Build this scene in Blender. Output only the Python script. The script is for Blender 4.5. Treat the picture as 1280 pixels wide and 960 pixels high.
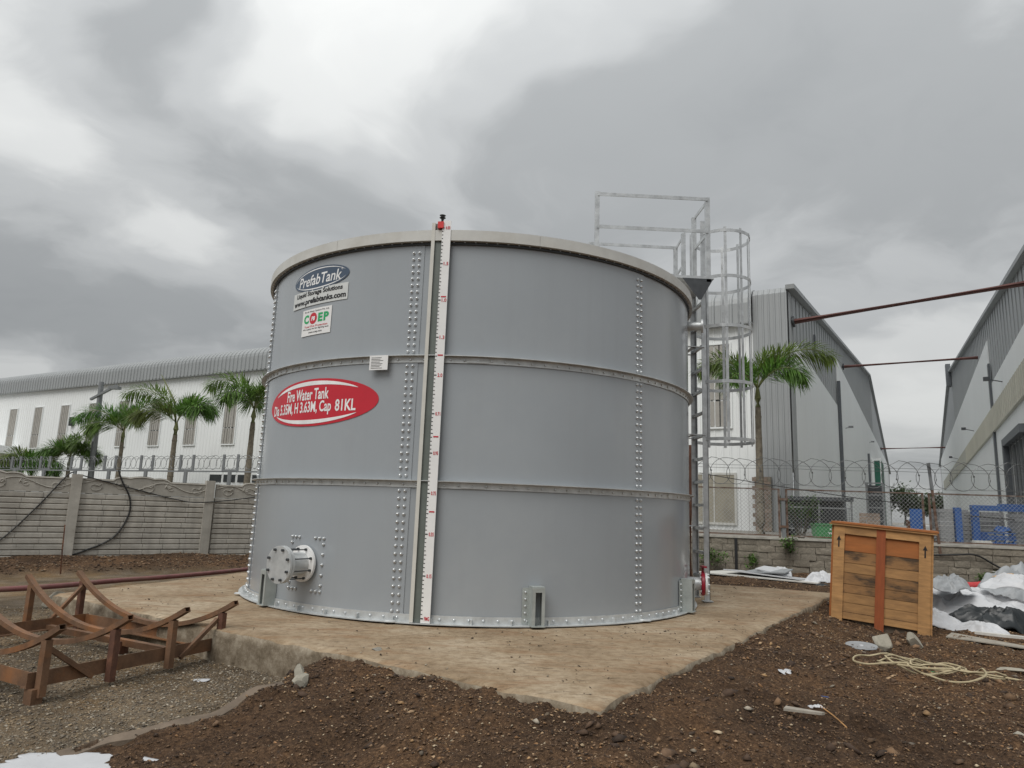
import bpy, math, random
import numpy as np
from mathutils import Vector, Matrix
R_ = math.radians
random.seed(7); rng = np.random.default_rng(7)
scene = bpy.context.scene
for o in list(bpy.data.objects): bpy.data.objects.remove(o)
COL = scene.collection

# ------------------------------------------------------------------ camera
FPX = 876.13
PITCH, YAW, ROLL = 0.175755, 0.0455013, 0.036181
cam_d = bpy.data.cameras.new('camera'); cam = bpy.data.objects.new('camera', cam_d); COL.objects.link(cam)
cam_d.sensor_fit = 'HORIZONTAL'; cam_d.sensor_width = 36.0; cam_d.lens = FPX / 1280 * 36
cam_d.clip_start = 0.05; cam_d.clip_end = 3000
fw = Vector((math.sin(YAW)*math.cos(PITCH), math.cos(YAW)*math.cos(PITCH), math.sin(PITCH)))
rt = Vector((math.cos(YAW), -math.sin(YAW), 0)); up = rt.cross(fw)
rr = rt*math.cos(ROLL) + up*math.sin(ROLL); uu = -rt*math.sin(ROLL) + up*math.cos(ROLL)
m = Matrix((rr, uu, -fw)).transposed().to_4x4(); m.translation = Vector((0, -9.195, 1.0347))
cam.matrix_world = m
scene.camera = cam

# ------------------------------------------------------------------ exposure
scene.view_settings.view_transform = 'Standard'; scene.view_settings.look = 'None'
scene.view_settings.exposure = 0.32; scene.view_settings.gamma = 1.0
scene.view_settings.use_curve_mapping = False

# ------------------------------------------------------------------ sun (veiled by cloud: large and weak)
SUN_AZ, SUN_EL = R_(215), R_(52)          # azimuth clockwise from +Y
sd = Vector((math.sin(SUN_AZ)*math.cos(SUN_EL), math.cos(SUN_AZ)*math.cos(SUN_EL), math.sin(SUN_EL)))
sun_d = bpy.data.lights.new('sun', 'SUN'); sun = bpy.data.objects.new('sun', sun_d); COL.objects.link(sun)
sun_d.energy = 1.5; sun_d.angle = R_(40); sun_d.color = (1.0, 0.97, 0.93)
sun.rotation_euler = (-sd).to_track_quat('-Z', 'Y').to_euler()

# ------------------------------------------------------------------ sky: overcast cloud deck over a Nishita sky
world = bpy.data.worlds.new('World'); scene.world = world; world.use_nodes = True
def build_world():
    nt = world.node_tree; N = nt.nodes; L = nt.links; N.clear()
    out = N.new('ShaderNodeOutputWorld'); bg = N.new('ShaderNodeBackground'); bg.inputs['Strength'].default_value = 0.1
    L.new(bg.outputs[0], out.inputs[0])
    sky = N.new('ShaderNodeTexSky'); sky.sky_type = 'NISHITA'; sky.sun_disc = False
    sky.sun_elevation = SUN_EL; sky.sun_rotation = SUN_AZ
    tc = N.new('ShaderNodeTexCoord')
    def math_(op, a, b=None, clamp=False):
        n = N.new('ShaderNodeMath'); n.operation = op; n.use_clamp = clamp
        for i, q in enumerate((a, b)):
            if q is None: continue
            if isinstance(q, (int, float)): n.inputs[i].default_value = q
            else: L.new(q, n.inputs[i])
        return n.outputs[0]
    def vmath(op, a, b=None):
        n = N.new('ShaderNodeVectorMath'); n.operation = op
        for i, q in enumerate((a, b)):
            if q is None: continue
            if isinstance(q, tuple): n.inputs[i].default_value = q
            else: L.new(q, n.inputs[i])
        return n
    sep = N.new('ShaderNodeSeparateXYZ'); L.new(tc.outputs['Generated'], sep.inputs[0])
    z = math_('MAXIMUM', sep.outputs[2], 0.0); zz = math_('ADD', z, 0.22)
    comb = N.new('ShaderNodeCombineXYZ')
    L.new(math_('DIVIDE', sep.outputs[0], zz), comb.inputs[0]); L.new(math_('DIVIDE', sep.outputs[1], zz), comb.inputs[1])
    P = comb.outputs[0]
    def noise(scale, detail, rough, dist, off, vec=None):
        n = N.new('ShaderNodeTexNoise'); n.inputs['Scale'].default_value = scale; n.inputs['Detail'].default_value = detail
        n.inputs['Roughness'].default_value = rough; n.inputs['Distortion'].default_value = dist
        L.new(vmath('ADD', vec or P, off).outputs[0], n.inputs['Vector']); return n
    # warped cloud coordinates give ragged billow edges
    wn = noise(1.1, 4, .55, 0.0, (3.1, 1.7, 0.4))
    wv = vmath('MULTIPLY', vmath('SUBTRACT', wn.outputs['Color'], (.5, .5, .5)).outputs[0], (.9, .7, 0))
    Q = vmath('ADD', P, wv.outputs[0]).outputs[0]
    stretch = vmath('MULTIPLY', Q, (0.75, 1.15, 1)).outputs[0]
    big = noise(0.85, 7, .52, .35, CLOUD_OFF, stretch).outputs['Fac']
    mid = noise(2.6, 6, .55, .2, (5.2, 9.3, 1.0), Q).outputs['Fac']
    dens = math_('ADD', math_('MULTIPLY', math_('SUBTRACT', big, .5), .80), math_('MULTIPLY', math_('SUBTRACT', mid, .5), .52))
    # individual cloud masses of the deck: (plane x, plane y, radius, weight); + is thick dark cloud, - is thin bright cloud
    for (cx, cy, rad, w) in CLOUD_MASSES:
        dd = vmath('DISTANCE', Q, (cx, cy, 0)).outputs['Value']
        t = math_('SUBTRACT', 1.0, math_('DIVIDE', dd, rad), True)
        t = math_('MULTIPLY', math_('MULTIPLY', t, t), math_('SUBTRACT', 3.0, math_('MULTIPLY', t, 2.0)))
        dens = math_('ADD', dens, math_('MULTIPLY', t, w))
    ramp = N.new('ShaderNodeValToRGB'); r = ramp.color_ramp
    stops = [(0.0, (.70, .708, .695)), (.28, (.585, .595, .59)), (.46, (.43, .442, .446)), (.64, (.315, .327, .333)), (1.0, (.235, .247, .255))]
    while len(r.elements) < len(stops): r.elements.new(0.5)
    for e, (p, c) in zip(r.elements, stops): e.position = p; e.color = (*c, 1)
    r.interpolation = 'EASE'
    L.new(math_('ADD', dens, .5, True), ramp.inputs['Fac'])
    # standard overcast luminance rise towards the zenith
    el = math_('ADD', math_('MULTIPLY', z, ZEN), 1.0 - 0.33*ZEN)
    gain = vmath('SCALE', ramp.outputs['Color']); L.new(math_('MULTIPLY', el, 10.0*CLOUD_GAIN), gain.inputs['Scale'])
    mix = N.new('ShaderNodeMix'); mix.data_type = 'RGBA'; mix.inputs[0].default_value = .97
    L.new(sky.outputs[0], mix.inputs[6]); L.new(gain.outputs[0], mix.inputs[7])
    L.new(mix.outputs[2], bg.inputs['Color'])
CLOUD_OFF = (2.3, 7.9, 0.0); ZEN = 1.1; CLOUD_GAIN = .98
CLOUD_MASSES = [(-.55, 1.0, .34, .36), (-.85, 1.20, .38, -.22), (-.26, 1.08, .36, -.26), (-.47, 1.42, .45, .22), (.05, 1.42, .55, .10), (-1.2, 1.95, .55, .14),
                (-.72, 1.62, .26, -.30), (.42, .95, .55, .17), (1.0, .9, .5, .10), (.95, 1.25, .6, .06), (1.5, 2.25, .8, -.5), (-1.6, 2.4, .6, -.22), (-.05, .88, .25, -.12)]
build_world()

# ------------------------------------------------------------------ materials
MATS = {}
def mat(name, col, rough=.6, metal=0.0, var=.12, scale=6.0, bump=0.0, bscale=60.0, stain=None, stain_amt=0.0, stain_scale=1.5,
        objrand=0.0, attr=None, slo=.48, shi=.68, spec=None, stretch=(1, 1, 1), rvar=0.0, streak=None):
    """Procedural material: broad tone variation, optional stain patches, vertical streaks, fine bump, per-object tone."""
    if name in MATS: return MATS[name]
    mt = bpy.data.materials.new(name); mt.use_nodes = True; nt = mt.node_tree; N = nt.nodes; L = nt.links
    b = N['Principled BSDF']; b.inputs['Roughness'].default_value = rough; b.inputs['Metallic'].default_value = metal
    if spec is not None: b.inputs['Specular IOR Level'].default_value = spec
    tc = N.new('ShaderNodeTexCoord'); mp = N.new('ShaderNodeMapping'); mp.inputs['Scale'].default_value = stretch
    L.new(tc.outputs['Object'], mp.inputs['Vector'])
    def noise(s, d=5, r=.6):
        n = N.new('ShaderNodeTexNoise'); n.inputs['Scale'].default_value = s; n.inputs['Detail'].default_value = d
        n.inputs['Roughness'].default_value = r; L.new(mp.outputs[0], n.inputs['Vector']); return n
    def mixc(f, a, c, blend='MIX'):
        n = N.new('ShaderNodeMix'); n.data_type = 'RGBA'; n.blend_type = blend
        for i, q in ((0, f), (6, a), (7, c)):
            if isinstance(q, (int, float)): n.inputs[i].default_value = q
            elif isinstance(q, tuple): n.inputs[i].default_value = (*q, 1)
            else: L.new(q, n.inputs[i])
        return n.outputs[2]
    def ramp(src, p0, p1):
        n = N.new('ShaderNodeMapRange'); n.inputs[1].default_value = p0; n.inputs[2].default_value = p1; L.new(src, n.inputs[0]); return n.outputs[0]
    if attr:
        a = N.new('ShaderNodeAttribute'); a.attribute_name = attr; base = a.outputs['Color']
    else:
        base = tuple(col)
    n1 = noise(scale)
    lo = 1-var; hi = 1+var
    tone = N.new('ShaderNodeMapRange'); tone.inputs[1].default_value = .3; tone.inputs[2].default_value = .7
    tone.inputs[3].default_value = lo; tone.inputs[4].default_value = hi; L.new(n1.outputs['Fac'], tone.inputs[0])
    tv = N.new('ShaderNodeCombineColor')
    for i in range(3): L.new(tone.outputs[0], tv.inputs[i])
    c = mixc(1.0, base, tv.outputs[0], 'MULTIPLY')
    if objrand:
        oi = N.new('ShaderNodeObjectInfo'); mr = N.new('ShaderNodeMapRange'); mr.inputs[3].default_value = 1-objrand; mr.inputs[4].default_value = 1+objrand
        L.new(oi.outputs['Random'], mr.inputs[0]); cc = N.new('ShaderNodeCombineColor')
        for i in range(3): L.new(mr.outputs[0], cc.inputs[i])
        c = mixc(1.0, c, cc.outputs[0], 'MULTIPLY')
    if stain is not None:
        n2 = noise(stain_scale, 7, .65); f = ramp(n2.outputs['Fac'], slo, shi)
        mm = N.new('ShaderNodeMath'); mm.operation = 'MULTIPLY'; mm.inputs[1].default_value = stain_amt; L.new(f, mm.inputs[0])
        c = mixc(mm.outputs[0], c, tuple(stain))
    if streak is not None:                       # rain streaks: noise drawn out vertically
        m2 = N.new('ShaderNodeMapping'); m2.inputs['Scale'].default_value = (9, 9, .35); L.new(tc.outputs['Object'], m2.inputs['Vector'])
        n3 = N.new('ShaderNodeTexNoise'); n3.inputs['Scale'].default_value = 1.0; n3.inputs['Detail'].default_value = 6; L.new(m2.outputs[0], n3.inputs['Vector'])
        f = ramp(n3.outputs['Fac'], .5, .75)
        mm = N.new('ShaderNodeMath'); mm.operation = 'MULTIPLY'; mm.inputs[1].default_value = streak[1]; L.new(f, mm.inputs[0])
        c = mixc(mm.outputs[0], c, tuple(streak[0]))
    L.new(c, b.inputs['Base Color'])
    if rvar:
        mr = N.new('ShaderNodeMapRange'); mr.inputs[1].default_value = .3; mr.inputs[2].default_value = .7
        mr.inputs[3].default_value = rough-rvar; mr.inputs[4].default_value = rough+rvar
        n4 = noise(scale*1.7); L.new(n4.outputs['Fac'], mr.inputs[0]); L.new(mr.outputs[0], b.inputs['Roughness'])
    if bump:
        n5 = noise(bscale, 4, .6); bp = N.new('ShaderNodeBump'); bp.inputs['Strength'].default_value = bump; bp.inputs['Distance'].default_value = .01
        L.new(n5.outputs['Fac'], bp.inputs['Height']); L.new(bp.outputs[0], b.inputs['Normal'])
    MATS[name] = mt
    return mt

tank_grey = mat('tank_grey_coat', (.325, .352, .374), .19, 0, .03, .9, .03, .8, objrand=.03, spec=.6, stain=(.375, .398, .412), stain_amt=.35, stain_scale=1.3, rvar=.05, streak=((.29, .305, .315), .18))
galv = mat('galvanised_steel', (.56, .58, .58), .45, .4, .18, 9, .06, 90, rvar=.1)
galv_ladder = mat('galvanised_ladder', (.50, .515, .52), .38, .6, .22, 9, .06, 90, rvar=.1)
galv_dull = mat('galvanised_dull', (.40, .43, .415), .55, .35, .15, 8, .08, 70)
bolt_steel = mat('bolt_steel', (.60, .62, .63), .32, .7, .08, 30)
rim_cream = mat('rim_cream', (.56, .56, .53), .5, 0, .07, 5, .04, 60, stain=(.42, .40, .35), stain_amt=.4, stain_scale=3)
gauge_cream = mat('gauge_cream', (.60, .59, .54), .5, 0, .06, 6)
gauge_dark = mat('gauge_dark', (.14, .16, .145), .5, 0, .1, 6)
white_plate = mat('white_plate', (.80, .80, .79), .4, 0, .04, 8)
red_print = mat('red_print', (.54, .018, .035), .4, 0, .05, 6)
red_float = mat('red_float', (.65, .03, .03), .35)
black_print = mat('black_print', (.012, .012, .014), .5)
navy_print = mat('navy_print', (.062, .092, .14), .38, 0, .05, 8)
green_print = mat('green_print', (.02, .36, .12), .45)
white_print = mat('white_print', (.82, .83, .83), .4)
sticker_white = mat('sticker_white', (.62, .64, .63), .45, 0, .05, 10)
valve_red = mat('valve_red', (.33, .012, .03), .35, 0, .15, 20)
black_rubber = mat('black_rubber', (.015, .015, .016), .6)
dark_steel = mat('dark_steel', (.06, .065, .07), .5, .3, .2, 12)
rust = mat('rusted_steel', (.165, .092, .052), .75, .15, .3, 9, .35, 90, stain=(.36, .145, .045), stain_amt=.6, stain_scale=2.6)
rust_dark = mat('rust_primer', (.12, .055, .035), .7, .1, .3, 14, .2, 80, stain=(.3, .13, .06), stain_amt=.5, stain_scale=7)
rust_fence = mat('rust_fence', (.13, .078, .053), .8, .1, .3, 12, .2, 80, stain=(.4, .4, .38), stain_amt=.5, stain_scale=5)
chain_wire = mat('chain_wire', (.42, .43, .42), .5, .5)
pipe_red = mat('pipe_red_oxide', (.135, .052, .043), .55, 0, .2, 4, .05, 40)
pipe_dull_red = mat('pipe_dull_red', (.19, .072, .068), .6, 0, .2, 8, .1, 40, stain=(.16, .10, .07), stain_amt=.6, stain_scale=6)
pipe_bright_red = mat('pipe_bright_red', (.50, .04, .045), .45, 0, .12, 6)
concrete = mat('cast_concrete', (.34, .31, .265), .9, 0, .22, 7, .5, 45, stain=(.20, .17, .13), stain_amt=.7, stain_scale=2.4)
precast = mat('precast_concrete', (.41, .39, .345), .92, 0, .16, 4, .45, 35, stain=(.28, .26, .225), stain_amt=.6, stain_scale=1.6, objrand=.07, streak=((.25, .235, .205), .5))
stone_block = mat('stone_block', (.25, .222, .178), .95, 0, .3, 9, .7, 30, stain=(.12, .108, .082), stain_amt=.65, stain_scale=4, objrand=.1)
coping_m = mat('coping', (.40, .385, .34), .9, 0, .2, 6, .4, 40, stain=(.17, .155, .13), stain_amt=.5, stain_scale=4)
cladding_white = mat('cladding_white', (.78, .80, .795), .5, 0, .03, .25, 0, 10, streak=((.66, .67, .66), .35))
cladding_grey = mat('cladding_grey', (.33, .345, .35), .5, .1, .06, .3, 0, 10, streak=((.26, .27, .27), .4))
cladding_beige = mat('cladding_beige', (.48, .47, .40), .6, 0, .08, .4, 0, 10, streak=((.36, .35, .30), .5))
roof_sheet_m = mat('roof_sheet', (.34, .36, .36), .5, .2, .08, .4)
louver = mat('louver_slats', (.34, .325, .295), .6, 0, .1, 4)
dark_glass = mat('dark_glass', (.035, .04, .042), .15, 0, .3, .8, spec=.6)
curtain = mat('window_curtain', (.32, .295, .235), .7, 0, .2, 1.2, stain=(.14, .13, .11), stain_amt=.6, stain_scale=1.2)
downpipe_m = mat('downpipe_grey', (.10, .11, .12), .5)
green_panel = mat('green_panel', (.018, .115, .075), .55, 0, .1, 2)
yard_m = mat('yard_dirt', (.24, .225, .20), .95, 0, .25, 2.0, .4, 30, stain=(.15, .12, .095), stain_amt=.5, stain_scale=.5)
road_m = mat('lane_concrete', (.38, .38, .37), .9, 0, .12, .6, .2, 30)
wood_pale = mat('wood_pale', (.43, .235, .092), .75, 0, .22, 5, .3, 40, stain=(.23, .125, .055), stain_amt=.6, stain_scale=3.0, objrand=.16, stretch=(1, 1, 5))
wood_orange = mat('wood_orange', (.36, .125, .032), .7, 0, .16, 4, .2, 40, stain=(.30, .125, .04), stain_amt=.5, stain_scale=3, objrand=.06, stretch=(1, 1, 4))
wood_mould = mat('wood_mouldy', (.32, .17, .068), .8, 0, .25, 6, .3, 40, stain=(.05, .034, .022), stain_amt=.92, stain_scale=3.0, slo=.45, shi=.60, objrand=.1, stretch=(1, 1, 3.2))
wood_red = mat('wood_red', (.29, .075, .022), .65, 0, .16, 5, .2, 40, stretch=(6, 6, 1))
wood_mud = mat('wood_muddy', (.155, .118, .085), .9, 0, .3, 6, .6, 30)
plastic_white = mat('plastic_white', (.54, .55, .565), .38, 0, .05, 7, .15, 18)
plastic_cream = mat('sheet_cream', (.62, .61, .57), .55, 0, .08, 5, .1, 18, stain=(.40, .36, .30), stain_amt=.35, stain_scale=4)
plastic_grey = mat('plastic_grey', (.30, .315, .325), .45, 0, .1, 6, .15, 18)
plastic_black = mat('plastic_black', (.012, .016, .018), .38, 0, .2, 5, .2, 14)
plastic_blue = mat('plastic_blue', (.018, .085, .28), .5, 0, .15, 5)
plastic_green = mat('plastic_green', (.045, .22, .075), .5, 0, .1, 5)
plastic_yellow = mat('plastic_yellow', (.62, .33, .06), .5)
grey_block = mat('grey_paver', (.22, .225, .23), .9, 0, .12, 9, .3, 40, objrand=.1)
brick_m = mat('brick_brown', (.25, .195, .155), .9, 0, .2, 9, .3, 40, objrand=.15)
rope_m = mat('rope', (.46, .385, .24), .85, 0, .15, 20, .4, 160)
rock_m = mat('rock', (.26, .245, .21), .95, 0, .25, 14, .7, 40, stain=(.15, .12, .085), stain_amt=.5, stain_scale=9)
leaf_m = mat('palm_leaf', (.038, .078, .022), .5, 0, .35, 3, attr='Col')
weed_m = mat('weed_leaf', (.06, .13, .03), .55, 0, .3, 8, attr='Col')
def leafy(mt):
    nt = mt.node_tree; N = nt.nodes; L = nt.links; b = N['Principled BSDF']; t = N.new('ShaderNodeBsdfTranslucent'); mx = N.new('ShaderNodeMixShader'); mx.inputs[0].default_value = .38
    src = b.inputs['Base Color'].links[0].from_socket; L.new(src, t.inputs['Color']); L.new(b.outputs[0], mx.inputs[1]); L.new(t.outputs[0], mx.inputs[2]); L.new(mx.outputs[0], N['Material Output'].inputs['Surface'])
leafy(leaf_m); leafy(weed_m)
bark_m = mat('palm_bark', (.19, .165, .125), .9, 0, .3, 8, .5, 30, stain=(.07, .055, .04), stain_amt=.6, stain_scale=5)
crownshaft_m = mat('crownshaft', (.17, .185, .07), .6, 0, .2, 5)
cable_m = mat('black_cable', (.02, .02, .02), .6)
razor_m = mat('razor_wire', (.16, .165, .165), .45, .6)
pole_grey = mat('pole_grey', (.20, .21, .215), .5, .3, .1, 6)
pebble_m = mat('pebbles', (.2, .15, .1), .9, 0, .25, 40, attr='Col')

# ------------------------------------------------------------------ mesh helpers
def frame_from(d, upv=Vector((0, 0, 1))):
    d = Vector(d).normalized(); s = d.cross(upv)
    if s.length < 1e-4: s = d.cross(Vector((1, 0, 0)))
    s.normalize(); return d, s, s.cross(d).normalized()
class MB:
    def __init__(s): s.v = []; s.f = []; s.c = []
    def add(s, vs, fs):
        o = len(s.v); s.v.extend([tuple(q) for q in vs]); s.f.extend([tuple(i+o for i in f) for f in fs]); return s
    def box(s, x0, x1, y0, y1, z0, z1, M=None):
        vs = [(x, y, z) for z in (z0, z1) for (x, y) in ((x0, y0), (x1, y0), (x1, y1), (x0, y1))]
        if M: vs = [M @ Vector(q) for q in vs]
        return s.add(vs, [(3, 2, 1, 0), (4, 5, 6, 7), (0, 1, 5, 4), (1, 2, 6, 5), (2, 3, 7, 6), (3, 0, 4, 7)])
    def bar(s, p0, p1, w, h, upv=Vector((0, 0, 1))):
        p0 = Vector(p0); p1 = Vector(p1); d, a, b = frame_from(p1-p0, Vector(upv))
        vs = [p + a*(w/2*i) + b*(h/2*j) for p in (p0, p1) for (i, j) in ((-1, -1), (1, -1), (1, 1), (-1, 1))]
        return s.add(vs, [(0, 1, 2, 3), (7, 6, 5, 4), (0, 4, 5, 1), (1, 5, 6, 2), (2, 6, 7, 3), (3, 7, 4, 0)])
    def tube(s, path, r, n=6, closed=False, cap=True):
        P = [Vector(q) for q in path]; m = len(P); rs = r if isinstance(r, (list, tuple)) else [r]*m
        o = len(s.v); prev = None
        for i, p in enumerate(P):
            a = P[(i-1) % m] if (closed or i > 0) else p; b = P[(i+1) % m] if (closed or i < m-1) else p
            d = (b-a).normalized()
            if prev is None: _, sx, sy = frame_from(d)
            else:
                sx = prev - d*prev.dot(d); sx = sx.normalized() if sx.length > 1e-6 else frame_from(d)[1]; sy = d.cross(sx)
            prev = sx
            for k in range(n):
                t = 2*math.pi*k/n; s.v.append(tuple(p + sx*(math.cos(t)*rs[i]) + sy*(math.sin(t)*rs[i])))
        for i in range(m if closed else m-1):
            j = (i+1) % m
            for k in range(n): s.f.append((o+i*n+k, o+i*n+(k+1) % n, o+j*n+(k+1) % n, o+j*n+k))
        if cap and not closed: s.f.append(tuple(o+k for k in range(n))[::-1]); s.f.append(tuple(o+(m-1)*n+k for k in range(n)))
        return s
    def prism(s, poly, z0, z1, M=None):
        n = len(poly); vs = [(x, y, z0) for x, y in poly] + [(x, y, z1) for x, y in poly]
        if M: vs = [M @ Vector(q) for q in vs]
        return s.add(vs, [tuple(range(n))[::-1], tuple(range(n, 2*n))] + [(i, (i+1) % n, n+(i+1) % n, n+i) for i in range(n)])
    def lathe(s, prof, n=16, M=None, a0=0.0, a1=2*math.pi):
        full = abs(a1-a0-2*math.pi) < 1e-6; cnt = n if full else n+1; o = len(s.v); m = len(prof)
        for k in range(cnt):
            t = a0 + (a1-a0)*k/n
            for (r, z) in prof:
                q = Vector((r*math.cos(t), r*math.sin(t), z)); s.v.append(tuple(M @ q if M else q))
        for k in range(n):
            k2 = (k+1) % cnt
            for i in range(m-1): s.f.append((o+k*m+i, o+k2*m+i, o+k2*m+i+1, o+k*m+i+1))
        return s
    def build(s, name, material, parent=None, smooth=None, kind=None):
        me = bpy.data.meshes.new(name); me.from_pydata(s.v, [], s.f); me.materials.append(material)
        if s.c:
            at = me.color_attributes.new('Col', 'FLOAT_COLOR', 'POINT'); at.data.foreach_set('color', np.array(s.c, dtype=np.float32).ravel())
        if smooth is not None:
            me.polygons.foreach_set('use_smooth', [True]*len(me.polygons)); me.set_sharp_from_angle(angle=R_(smooth))
        return link(name, me, parent, kind)
def link(name, me, parent=None, kind=None, loc=None):
    o = bpy.data.objects.new(name, me); COL.objects.link(o)
    if parent is not None: o.parent = parent
    if kind: o['kind'] = kind
    if loc is not None: o.location = loc
    return o
def tag(o, label, cat, group=None):
    o['label'] = label; o['category'] = cat
    if group: o['group'] = group
    return o
def thing(name, label, cat, loc=(0, 0, 0), rz=0.0, group=None):
    o = bpy.data.objects.new(name, None); COL.objects.link(o); o.location = loc; o.rotation_euler = (0, 0, rz); o.empty_display_size = .1
    return tag(o, label, cat, group)
def structure(o): o['kind'] = 'structure'; return o
def np_mesh(name, verts, faces, material, cols=None, parent=None, kind=None, smooth=False):
    me = bpy.data.meshes.new(name); k = faces.shape[1]
    me.vertices.add(len(verts)); me.vertices.foreach_set('co', np.ascontiguousarray(verts, dtype=np.float32).ravel())
    me.loops.add(faces.size); me.loops.foreach_set('vertex_index', np.ascontiguousarray(faces, dtype=np.int32).ravel())
    me.polygons.add(len(faces)); me.polygons.foreach_set('loop_start', np.arange(0, faces.size, k, dtype=np.int32))
    me.update(calc_edges=True); me.validate()
    if cols is not None:
        at = me.color_attributes.new('Col', 'FLOAT_COLOR', 'POINT'); at.data.foreach_set('color', np.ascontiguousarray(cols, dtype=np.float32).ravel())
    if smooth: me.polygons.foreach_set('use_smooth', [True]*len(me.polygons))
    me.materials.append(material)
    return link(name, me, parent, kind)

# value noise on numpy arrays
def _hash(i, j, s):
    h = (i.astype(np.int64)*374761393 + j.astype(np.int64)*668265263 + s*1442695041) & 0x7fffffff
    h = ((h ^ (h >> 13)) * 1274126177) & 0x7fffffff
    return ((h ^ (h >> 16)) & 0xffff) / 65535.0
def vnoise(x, y, s=0):
    i = np.floor(x); j = np.floor(y); fx = x-i; fy = y-j; fx = fx*fx*(3-2*fx); fy = fy*fy*(3-2*fy)
    a = _hash(i, j, s); b = _hash(i+1, j, s); c = _hash(i, j+1, s); d = _hash(i+1, j+1, s)
    return (a*(1-fx)+b*fx)*(1-fy) + (c*(1-fx)+d*fx)*fy
def fbm(x, y, s=0, o=4):
    t = 0; a = .5
    for k in range(o): t = t + a*(vnoise(x*2**k, y*2**k, s+k)-.5); a *= .5
    return t*2
def sstep(a, b, x): t = np.clip((x-a)/(b-a), 0, 1); return t*t*(3-2*t)

# ------------------------------------------------------------------ terrain
PADC = np.array([(0.72, -5.15), (5.35, 1.22), (-2.06, 4.82), (-4.38, -1.36)])     # front, right, back, left corners
def edge_d(x, y, a, b):                                                            # distance to the right of a->b (outside of the pad)
    ex, ey = b-a; l = math.hypot(ex, ey); return ((x-a[0])*ey - (y-a[1])*ex)/l
def pad_dist(x, y):
    return np.maximum.reduce([edge_d(x, y, PADC[i], PADC[(i+1) % 4]) for i in range(4)])
WALL_R0 = np.array((-1.75, 8.25)); WALL_R1 = np.array((16.5, 4.2))                # retaining wall line
WALL_L1 = np.array((-5.52, 5.936)); WALL_DL = np.array((2.05, 1.351))/math.hypot(2.05, 1.351)
def soil_mask(x, y):
    """1 on the dug brown soil, 0 on the grey gravel on the left."""
    bx = np.interp(-y, [2.0, 3.0, 4.3, 5.1, 6.0, 8.0], [-.75, -.95, -1.25, -1.95, -3.0, -5.5])
    w = fbm(x*1.7, y*1.7, 5, 3)*.28
    front = sstep(-.16, .2, x - bx + w)
    wl = edge_d(x, y, WALL_L1, WALL_L1+WALL_DL*4)                                  # >0 on the site side of the precast wall
    berm = 1-sstep(1.2, 1.9, wl + w*1.5)
    left = np.where(x < 0, 1.0, 0.0)
    far = sstep(-1.9, -1.2, y - (-.2) + 0*x)                                       # berm only counts beyond the rack
    return np.clip(np.maximum(np.where(y < 1.0, np.where(x > bx-3, front, 0), np.where(x > 0, 1, 0)), berm*left*far), 0, 1)
def height(x, y, fine=True):
    x = np.asarray(x, float); y = np.asarray(y, float)
    d = np.maximum(pad_dist(x, y), 0)
    s = soil_mask(x, y)
    wl = edge_d(x, y, WALL_L1, WALL_L1+WALL_DL*4)
    gravel = -.265 - .022*np.clip(d-.8, 0, 6) + .02*fbm(x*.8, y*.8, 11, 3)
    dR = np.maximum(edge_d(x, y, PADC[0], PADC[1]), 0)
    soil = -.045 - .165*np.clip(d, 0, 1.3)*(1-.55*sstep(.5, 2.5, y)) - .055*np.clip(d-1.3, 0, 3)*(1-sstep(-1.5, 1.5, y)) + (.085*fbm(x*1.2+3, y*1.2, 21, 3)+.05*fbm(x*3.3, y*3.3+5, 23, 2))*np.clip(d*2, 0, 1)
    berm = -.12 - .10*sstep(.2, 1.6, wl) + .06*fbm(x*1.6, y*1.6, 31, 3)
    soil = np.where((x < 0) & (y > -1.5), berm, soil)
    h = gravel*(1-s) + soil*s
    h = h - .085*np.exp(-((x-4.75)**2+(y+.55)**2)/.55)          # hollow under the crate
    if fine:
        near = np.clip(1.4 - np.hypot(x, y+6)/12, .25, 1)
        amp = (.048*s + .014*(1-s))*near
        h = h + amp*fbm(x*7, y*7, 41, 4) + (.020*s+.006*(1-s))*near*fbm(x*24, y*24, 51, 2)
    return h
def hz(x, y): return float(height(np.array([x]), np.array([y]), False)[0])

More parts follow.
